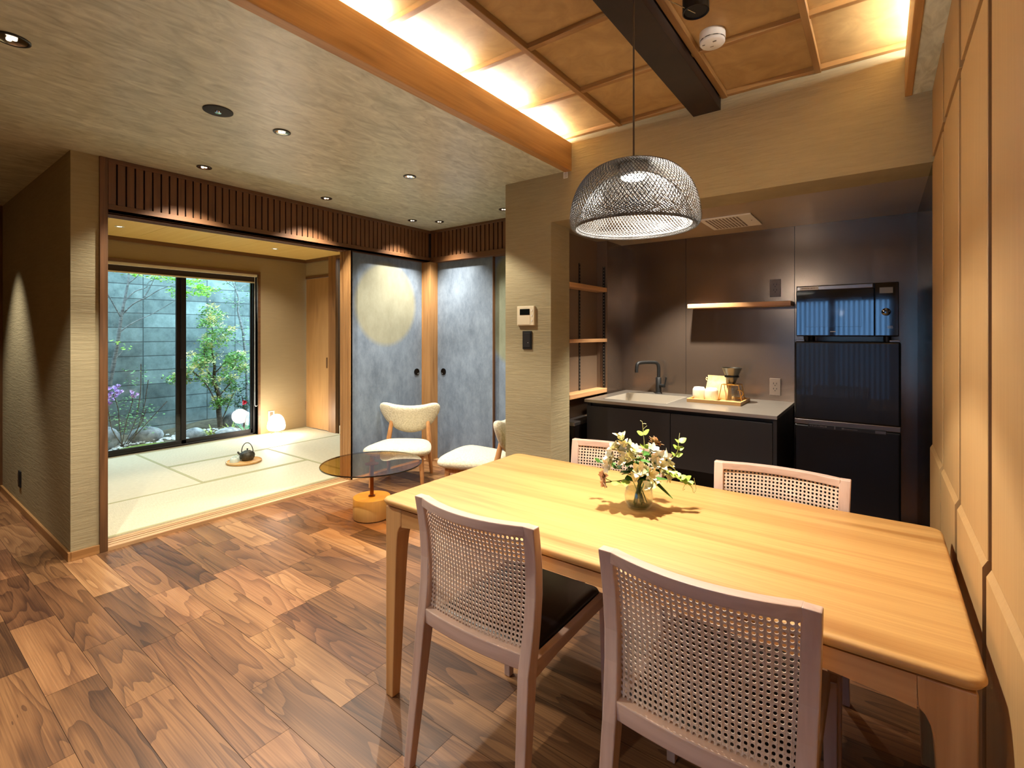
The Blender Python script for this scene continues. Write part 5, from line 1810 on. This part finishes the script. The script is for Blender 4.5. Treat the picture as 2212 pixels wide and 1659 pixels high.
# the long dark leaf arching out to the right and down
t = thing('long_leaf', 'long dark blade leaf arching down right of the vase', 'leaf', (VX, VY, VZ), group=GB)
b = B()
P = spline([tuple(at(0.0, 0.05)), tuple(at(0.012, 0.100, -0.01)), tuple(at(0.045, 0.098, -0.03)), tuple(at(0.072, 0.075, -0.045)), tuple(at(0.098, 0.050, -0.06))], 6)
rows = []
for i, p in enumerate(P):
    u = i / (len(P) - 1)
    w = 0.0105 * math.sin(PI * min(0.985, 0.1 + 0.88 * u)) ** 0.8
    acr = (FWD * 0.6 + up * 0.8)
    rows.append([Vector(p) - acr * w, Vector(p) + Vector((0, 0, -0.002)), Vector(p) + acr * w])
vs = [q for r_ in rows for q in r_]
b.add(vs, [(i * 3 + j, i * 3 + j + 1, (i + 1) * 3 + j + 1, (i + 1) * 3 + j) for i in range(len(P) - 1) for j in range(2)])
mesh_obj('blade', b, M['leaf'], t, smooth=True, autosmooth=False)

# ================================================================== GARDEN
GZ = -0.065
b = B().box(-8.38, -8.28, -0.6, 6.2, -0.4, 3.2)
struct('wall_garden', b, M['block'], label='weathered grey concrete block wall across the small garden')
b = B().box(-8.38, -6.3, -0.7, -0.6, -0.4, 3.2).box(-8.38, -6.3, 6.2, 6.3, -0.4, 3.2)
struct('wall_garden_side', b, M['block'])
# uneven ground
b = B()
nx, ny = 26, 60
vs = []
rr = random.Random(4)
for i in range(nx + 1):
    for j in range(ny + 1):
        x = -8.3 + 1.85 * i / nx
        y = -0.6 + 6.8 * j / ny
        z = GZ + 0.03 * math.sin(x * 3.1 + y * 2.3) + 0.02 * math.sin(x * 7 - y * 5) + 0.03 * (1 - (x + 8.3) / 1.85)
        if i in (0, nx):
            z -= 0.02
        vs.append((x, y, z))
fs = [(i * (ny + 1) + j, (i + 1) * (ny + 1) + j, (i + 1) * (ny + 1) + j + 1, i * (ny + 1) + j + 1) for i in range(nx) for j in range(ny)]
b.add(vs, fs)
struct('garden_ground', b, M['soil'], label='dark mossy soil of the small garden', smooth=True)


def gz(x, y):
    return GZ + 0.03 * math.sin(x * 3.1 + y * 2.3) + 0.02 * math.sin(x * 7 - y * 5) + 0.03 * (1 - (x + 8.3) / 1.85)


def stone(x, y, z, rx, ry, rz, seed):
    rr = random.Random(seed)
    n, m = 14, 8
    rs = []
    off = [rr.uniform(-0.12, 0.12) for _ in range(n)]
    for j in range(m + 1):
        a = -PI / 2 + PI * j / m
        rs.append([(x + rx * math.cos(a) * math.cos(2 * PI * i / n) * (1 + off[i] + rr.uniform(-0.05, 0.05)), y + ry * math.cos(a) * math.sin(2 * PI * i / n) * (1 + off[(i + 3) % n]), z + rz * math.sin(a) * (1 + off[(i + 5) % n] * 0.5)) for i in range(n)])
    return B().rings(rs)


# pebbles: nobody could count them
b = B()
rr = random.Random(9)
for k in range(900):
    x = rr.uniform(-7.65, -6.75)
    y = rr.uniform(1.5, 3.5)
    if abs(x + 7.15 + 0.18 * math.sin(y * 3)) > 0.24:
        continue
    r = rr.uniform(0.012, 0.026)
    b.lathe([(0.0, -r * 0.4), (r, 0.0), (r * 0.6, r * 0.5), (0.0, r * 0.6)], (x, y, gz(x, y) + 0.008), 6, False, False)
o = mesh_obj('gravel', b, M['gravel'], smooth=True)
o['kind'] = 'stuff'
tag(o, 'pale pebble gravel in the garden bed', 'gravel')

GR = 'garden rocks'
for x, y, rx, ry, rz, s, lab in ((-7.30, 2.19, 0.15, 0.19, 0.12, 1, 'pale flat garden rock left of the window mullion'),
                                (-7.35, 1.80, 0.16, 0.15, 0.17, 2, 'dark mottled garden rock beneath the lilac shrub'),
                                (-7.0, 3.02, 0.13, 0.20, 0.11, 3, 'pale garden rock in front of the yellow-green fern'),
                                (-7.62, 3.42, 0.16, 0.22, 0.17, 4, 'pale garden rock behind the emerald fern, by the camellia'),
                                (-7.25, 2.72, 0.10, 0.13, 0.09, 5, 'small grey garden rock right of the window mullion')):
    o = mesh_obj('garden_rock', stone(x, y, gz(x, y) + rz * 0.45, rx, ry, rz, s), M['rock'], smooth=True)
    tag(o, lab, 'rock', GR)


def leaves(b, c, n, spread, ln, wd, rr, droop=0.0, flat_=False):
    for k in range(n):
        p = Vector(c) + Vector((rr.gauss(0, spread), rr.gauss(0, spread), rr.gauss(0, spread * (0.35 if flat_ else 0.8))))
        a = rr.uniform(0, 2 * PI)
        d = Vector((math.cos(a), math.sin(a), rr.uniform(-0.5, 0.5) - droop)).normalized()
        nn = Vector((rr.uniform(-0.6, 0.6), rr.uniform(-0.6, 0.6), 1.0))
        s = d.cross(nn).normalized()
        l_, w_ = ln * rr.uniform(0.7, 1.2), wd * rr.uniform(0.7, 1.2)
        b.add([p, p + d * l_ * 0.45 + s * w_ - Vector((0, 0, w_ * 0.2)), p + d * l_, p + d * l_ * 0.45 - s * w_ - Vector((0, 0, w_ * 0.2))], [(0, 1, 2, 3)])


def plant(name, label, loc, cat='tree'):
    return thing(name, label, cat, loc, group='garden plants')


rr = random.Random(31)
# maple
X = -7.4
t = plant('maple_tree', 'slim grey-barked maple with bright lime leaves at the window top', (X, 1.80, gz(X, 1.8)))
tr = [(X, 1.80, gz(X, 1.8) - 0.02), (X, 1.84, 0.45), (X, 1.86, 0.69), (X, 1.89, 0.88), (X, 1.94, 1.19), (X, 1.98, 1.55), (X, 2.01, 1.73), (X, 2.045, 1.94), (X, 2.06, 2.2), (X, 2.09, 2.5)]
mesh_obj('trunk', B().tube(tr, [0.032, 0.028, 0.026, 0.024, 0.020, 0.017, 0.014, 0.012, 0.010, 0.006], 10), M['bark'], t, smooth=True)
brs = [[(1.94, 1.31), (2.06, 1.42), (2.21, 1.51), (2.34, 1.58), (2.53, 1.71), (2.66, 1.80)], [(1.98, 1.54), (2.08, 1.68), (2.21, 1.77), (2.33, 1.87), (2.48, 1.94), (2.62, 1.99)], [(2.01, 1.71), (2.12, 1.84), (2.25, 1.90), (2.29, 1.98), (2.45, 2.06)], [(2.04, 1.93), (2.12, 2.02), (2.2, 2.15)], [(2.21, 1.77), (2.30, 1.95), (2.36, 2.1)], [(1.98, 1.5), (1.85, 1.75), (1.72, 2.0)], [(1.9, 1.0), (1.98, 1.08), (2.02, 1.14)]]
for k, P in enumerate(brs):
    P3 = [(X + 0.05 * i * (1 if k % 2 else -0.6), y, z) for i, (y, z) in enumerate(P)]
    mesh_obj('branch', B().tube(spline(P3, 3), [0.009 - 0.0065 * i / (3 * (len(P3) - 1)) for i in range(3 * (len(P3) - 1) + 1)], 7), M['bark'], t, smooth=True)
b = B()
for y, z in ((2.15, 2.07), (2.25, 2.09), (2.35, 2.04), (2.45, 2.03), (2.55, 2.0), (2.55, 1.88), (2.62, 1.82), (2.68, 1.99), (2.76, 2.02), (2.85, 1.97), (2.92, 1.95), (3.0, 1.93), (2.82, 1.88), (2.9, 1.86), (2.72, 1.86), (2.55, 2.12), (2.7, 2.12), (2.3, 2.2), (2.5, 2.25), (2.0, 2.3), (1.8, 2.1)):
    leaves(b, (X + rr.uniform(-0.12, 0.2), y, z), 70, 0.05, 0.046, 0.010, rr, 0.1, True)
leaves(b, (X, 2.03, 1.14), 8, 0.025, 0.05, 0.012, rr)
leaves(b, (X, 1.95, 1.2), 6, 0.03, 0.05, 0.012, rr)
mesh_obj('foliage', b, M['maple'], t)

# pieris
X = -7.6
t = plant('pieris_shrub', 'bushy pieris with pinkish new leaves in the right window pane', (X, 3.19, gz(X, 3.19)), 'shrub')
mesh_obj('trunk', B().tube([(X, 3.19, gz(X, 3.19) - 0.02), (X, 3.165, 0.2), (X, 3.17, 0.42), (X, 3.10, 0.66), (X, 3.11, 0.85), (X, 3.07, 1.1), (X, 3.08, 1.4)], [0.038, 0.034, 0.030, 0.024, 0.018, 0.012, 0.006], 9), M['bark_dark'], t, smooth=True)
for P in ([(3.165, 0.25), (3.02, 0.55), (2.92, 0.68), (2.80, 0.80)], [(3.11, 0.75), (3.25, 0.9), (3.38, 0.95)], [(3.10, 0.66), (2.98, 0.85), (2.95, 1.1)], [(3.19, 0.02), (3.27, 0.25), (3.34, 0.45)], [(3.17, 0.42), (3.27, 0.55), (3.32, 0.62)], [(2.92, 0.68), (2.75, 0.7), (2.62, 0.72)]):
    mesh_obj('branch', B().tube(spline([(X + 0.03 * i, y, z) for i, (y, z) in enumerate(P)], 3), 0.009, 6), M['bark_dark'], t, smooth=True)
b, b2, b3 = B(), B(), B()
pc = [(3.04, 1.64), (3.20, 1.60), (2.97, 1.47), (3.12, 1.48), (3.25, 1.34), (3.05, 1.33), (2.94, 1.22), (3.15, 1.2), (2.98, 1.1), (3.08, 1.02), (2.82, 0.97), (2.90, 0.88), (2.78, 0.82), (3.35, 1.0), (3.44, 0.97), (3.40, 0.85), (3.25, 0.92), (3.47, 0.80), (3.30, 0.64), (3.36, 0.52), (3.08, 0.62), (2.93, 0.72), (2.62, 0.72), (3.12, 0.34), (3.24, 0.36), (3.2, 0.75), (3.0, 0.95), (2.72, 0.7)]
for k, (y, z) in enumerate(pc):
    leaves(b, (X + rr.uniform(-0.15, 0.2), y, z), 120, 0.052, 0.06, 0.012, rr, 0.25)
    if rr.random() < 0.65:
        leaves(b2, (X + rr.uniform(0.0, 0.2), y + rr.uniform(-0.03, 0.03), z + 0.05), 44, 0.032, 0.055, 0.009, rr, -0.2)
    leaves(b3, (X + rr.uniform(0.0, 0.2), y, z - 0.02), 30, 0.04, 0.05, 0.006, rr, 0.6)
mesh_obj('foliage', b, M['pieris'], t)
mesh_obj('new_leaves', b2, M['pieris2'], t)
mesh_obj('flower_clusters', b3, M['pieris_flower'], t)

# slender tree
X = -7.9
t = plant('slender_tree', 'thin pale-barked young tree at the right window edge', (X, 3.66, gz(X, 3.66)))
mesh_obj('trunk', B().tube([(X, 3.70, gz(X, 3.7) - 0.02), (X, 3.70, 0.43), (X, 3.69, 0.81), (X, 3.64, 1.33), (X, 3.56, 1.67), (X, 3.575, 1.85), (X, 3.53, 2.0), (X, 3.45, 2.2)], [0.026, 0.023, 0.021, 0.018, 0.016, 0.014, 0.011, 0.007], 8), M['bark'], t, smooth=True)
for P in ([(3.56, 1.97), (3.64, 2.05), (3.74, 2.08)], [(3.56, 1.75), (3.46, 1.82), (3.38, 1.86)], [(3.53, 2.0), (3.42, 2.08), (3.36, 2.14)], [(3.66, 1.1), (3.52, 1.2), (3.40, 1.26)], [(3.68, 0.95), (3.78, 0.85), (3.84, 0.8)]):
    mesh_obj('branch', B().tube([(X, y, z) for y, z in P], 0.006, 6), M['bark'], t, smooth=True)
b = B()
for y, z in ((3.72, 2.07), (3.62, 2.03), (3.40, 1.86), (3.44, 1.82), (3.52, 1.76), (3.6, 1.9), (3.38, 2.1), (3.72, 1.5), (3.76, 1.42), (3.7, 1.36), (3.5, 1.2), (3.42, 1.25), (3.6, 1.22), (3.72, 1.2), (3.78, 1.3), (3.76, 1.0), (3.75, 0.6), (3.66, 0.55)):
    leaves(b, (X + rr.uniform(-0.1, 0.15), y, z), 16, 0.05, 0.045, 0.011, rr)
mesh_obj('foliage', b, M['shrub'], t)

# camellia
X = -7.35
t = plant('camellia_shrub', 'small dark camellia with one red flower at the lower right window corner', (X, 3.36, gz(X, 3.36)), 'shrub')
mesh_obj('trunk', B().tube([(X, 3.39, gz(X, 3.4) - 0.02), (X, 3.41, 0.07), (X, 3.41, 0.22), (X, 3.37, 0.42)], [0.016, 0.014, 0.012, 0.006], 8), M['bark_dark'], t, smooth=True)
b = B()
for y, z in ((3.47, 0.43), (3.52, 0.36), (3.42, 0.34), (3.50, 0.25), (3.44, 0.26), (3.38, 0.30), (3.55, 0.3), (3.5, 0.5), (3.54, 0.62), (3.46, 0.58)):
    leaves(b, (X + rr.uniform(-0.08, 0.08), y - 0.1, z), 30, 0.04, 0.05, 0.014, rr)
mesh_obj('foliage', b, M['camellia_leaf'], t)
b = B()
lily(b, (X + 0.12, 3.345, 0.34), (1, -0.3, 0.2), 0.055, rr, 0.8)
ruffle(b, (X + 0.125, 3.345, 0.34), (1, -0.3, 0.2), 0.035, rr, 8)
mesh_obj('red_flower', b, M['red'], t, smooth=True, autosmooth=False)

# lilac azalea
X = -7.2
t = plant('azalea_shrub', 'twiggy azalea with lilac blossoms in the left window pane', (X, 1.93, gz(X, 1.93)), 'shrub')
for P in ([(1.93, 0.0), (1.90, 0.25), (1.88, 0.45), (1.83, 0.62)], [(1.93, 0.0), (1.97, 0.28), (2.02, 0.5), (2.0, 0.6)], [(1.95, 0.0), (2.05, 0.25), (2.10, 0.6), (2.10, 0.95)], [(1.93, 0.0), (1.83, 0.2), (1.78, 0.5)], [(1.97, 0.0), (2.10, 0.2), (2.16, 0.4)], [(1.99, 0.0), (2.15, 0.2), (2.38, 0.47)], [(2.03, 0.0), (2.13, 0.35), (2.18, 0.75)]):
    mesh_obj('branch', B().tube(spline([(X + 0.02 * i, y, z) for i, (y, z) in enumerate(P)], 3), 0.0045, 6), M['bark_dark'], t, smooth=True)
b = B()
for y, z in ((1.90, 0.30), (1.98, 0.35), (2.05, 0.30), (2.12, 0.28), (2.15, 0.40), (2.08, 0.45), (2.0, 0.48), (1.95, 0.18), (2.12, 0.15), (2.18, 0.22), (1.86, 0.4), (1.96, 0.55), (2.06, 0.7), (2.10, 0.85), (2.16, 0.78), (1.8, 0.3), (2.2, 0.35), (2.02, 0.2)):
    leaves(b, (X + rr.uniform(-0.1, 0.12), y, z), 19, 0.05, 0.040, 0.011, rr)
mesh_obj('foliage', b, M['shrub'], t)
b = B()
for y, z in ((1.83, 0.66), (1.86, 0.70), (1.80, 0.62), (1.84, 0.60), (1.78, 0.55), (1.88, 0.65), (1.79, 0.68), (1.76, 0.6), (2.0, 0.60), (2.02, 0.57), (1.77, 0.5), (1.81, 0.52)):
    for q in range(3):
        lily(b, (X + rr.uniform(0.0, 0.12), y + rr.uniform(-0.025, 0.025), z + rr.uniform(-0.02, 0.02)), (rr.uniform(0.2, 1), rr.uniform(-0.7, 0.7), rr.uniform(-0.2, 0.9)), 0.036, rr, 0.7)
mesh_obj('blossoms', b, M['purple'], t, smooth=True, autosmooth=False)


def fern(x, y, label, mat, seed, n=22, ln=0.2):
    rr = random.Random(seed)
    z = gz(x, y)
    t = plant('fern', label, (x, y, z), 'fern')
    b = B()
    for k in range(n):
        a = 2 * PI * k / n + rr.uniform(-0.2, 0.2)
        el = rr.uniform(0.9, 1.7)
        P = []
        L_ = ln * rr.uniform(0.7, 1.15)
        for i in range(7):
            u = i / 6
            P.append(Vector((x + L_ * u * math.cos(a) * 0.9, y + L_ * u * math.sin(a) * 0.9, z + L_ * (u * el - 0.7 * u * u))))
        for i in range(1, 7):
            d = (P[i] - P[i - 1]).normalized()
            s = d.cross(Vector((0, 0, 1))).normalized()
            w = 0.030 * (1 - i / 7.5)
            for sg in (-1, 1):
                b.add([P[i - 1], P[i - 1] + s * sg * w + d * 0.018, P[i]], [(0, 1, 2)])
    mesh_obj('fronds', b, M[mat], t)


fern(-7.05, 2.86, 'yellow-green fern in front of the pieris trunk', 'fern', 1, 26, 0.17)
fern(-7.15, 3.14, 'small green fern clump beside the right window edge', 'fern', 2, 34, 0.15)
fern(-7.05, 3.28, 'emerald fern tuft at the lower right window corner', 'fern2', 3, 30, 0.18)
fern(-7.0, 1.62, 'dark green fern tuft at the lower left window corner', 'fern2', 4, 26, 0.16)
b = stone(-7.0, 2.08, gz(-7, 2.08), 0.12, 0.3, 0.035, 12)
o = mesh_obj('moss_cushion', b, M['moss'], smooth=True)
tag(o, 'yellow-green moss cushion by the window sill, left pane', 'moss')

# ================================================================== LIGHT AND CAMERA
w = bpy.data.worlds.new('World')
SC.world = w
w.use_nodes = True
bg = w.node_tree.nodes['Background']
bg.inputs['Color'].default_value = (0.56, 0.82, 1.0, 1)
bg.inputs['Strength'].default_value = 4.4

cd = bpy.data.cameras.new('camera')
cam = bpy.data.objects.new('camera', cd)
COL.objects.link(cam)
cam.location = (0, 0, 1.32)
cam.rotation_euler = (PI / 2, 0, rad(36.7))
cd.sensor_fit = 'HORIZONTAL'
cd.sensor_width = 36.0
cd.lens = 36.0 * 1067 / 2212
cd.shift_y = -(829.5 - 720.0) / 2212
cd.clip_start = 0.02
SC.camera = cam

vs_ = SC.view_settings
vs_.view_transform = 'Standard'
vs_.look = 'None'
vs_.exposure = 1.42
vs_.gamma = 1.0
vs_.use_curve_mapping = False
SC.cycles.use_denoising = True
SC.cycles.max_bounces = 10
SC.cycles.transparent_max_bounces = 16
SC.cycles.sample_clamp_indirect = 6.0
SC.cycles.caustics_reflective = False
SC.cycles.caustics_refractive = False
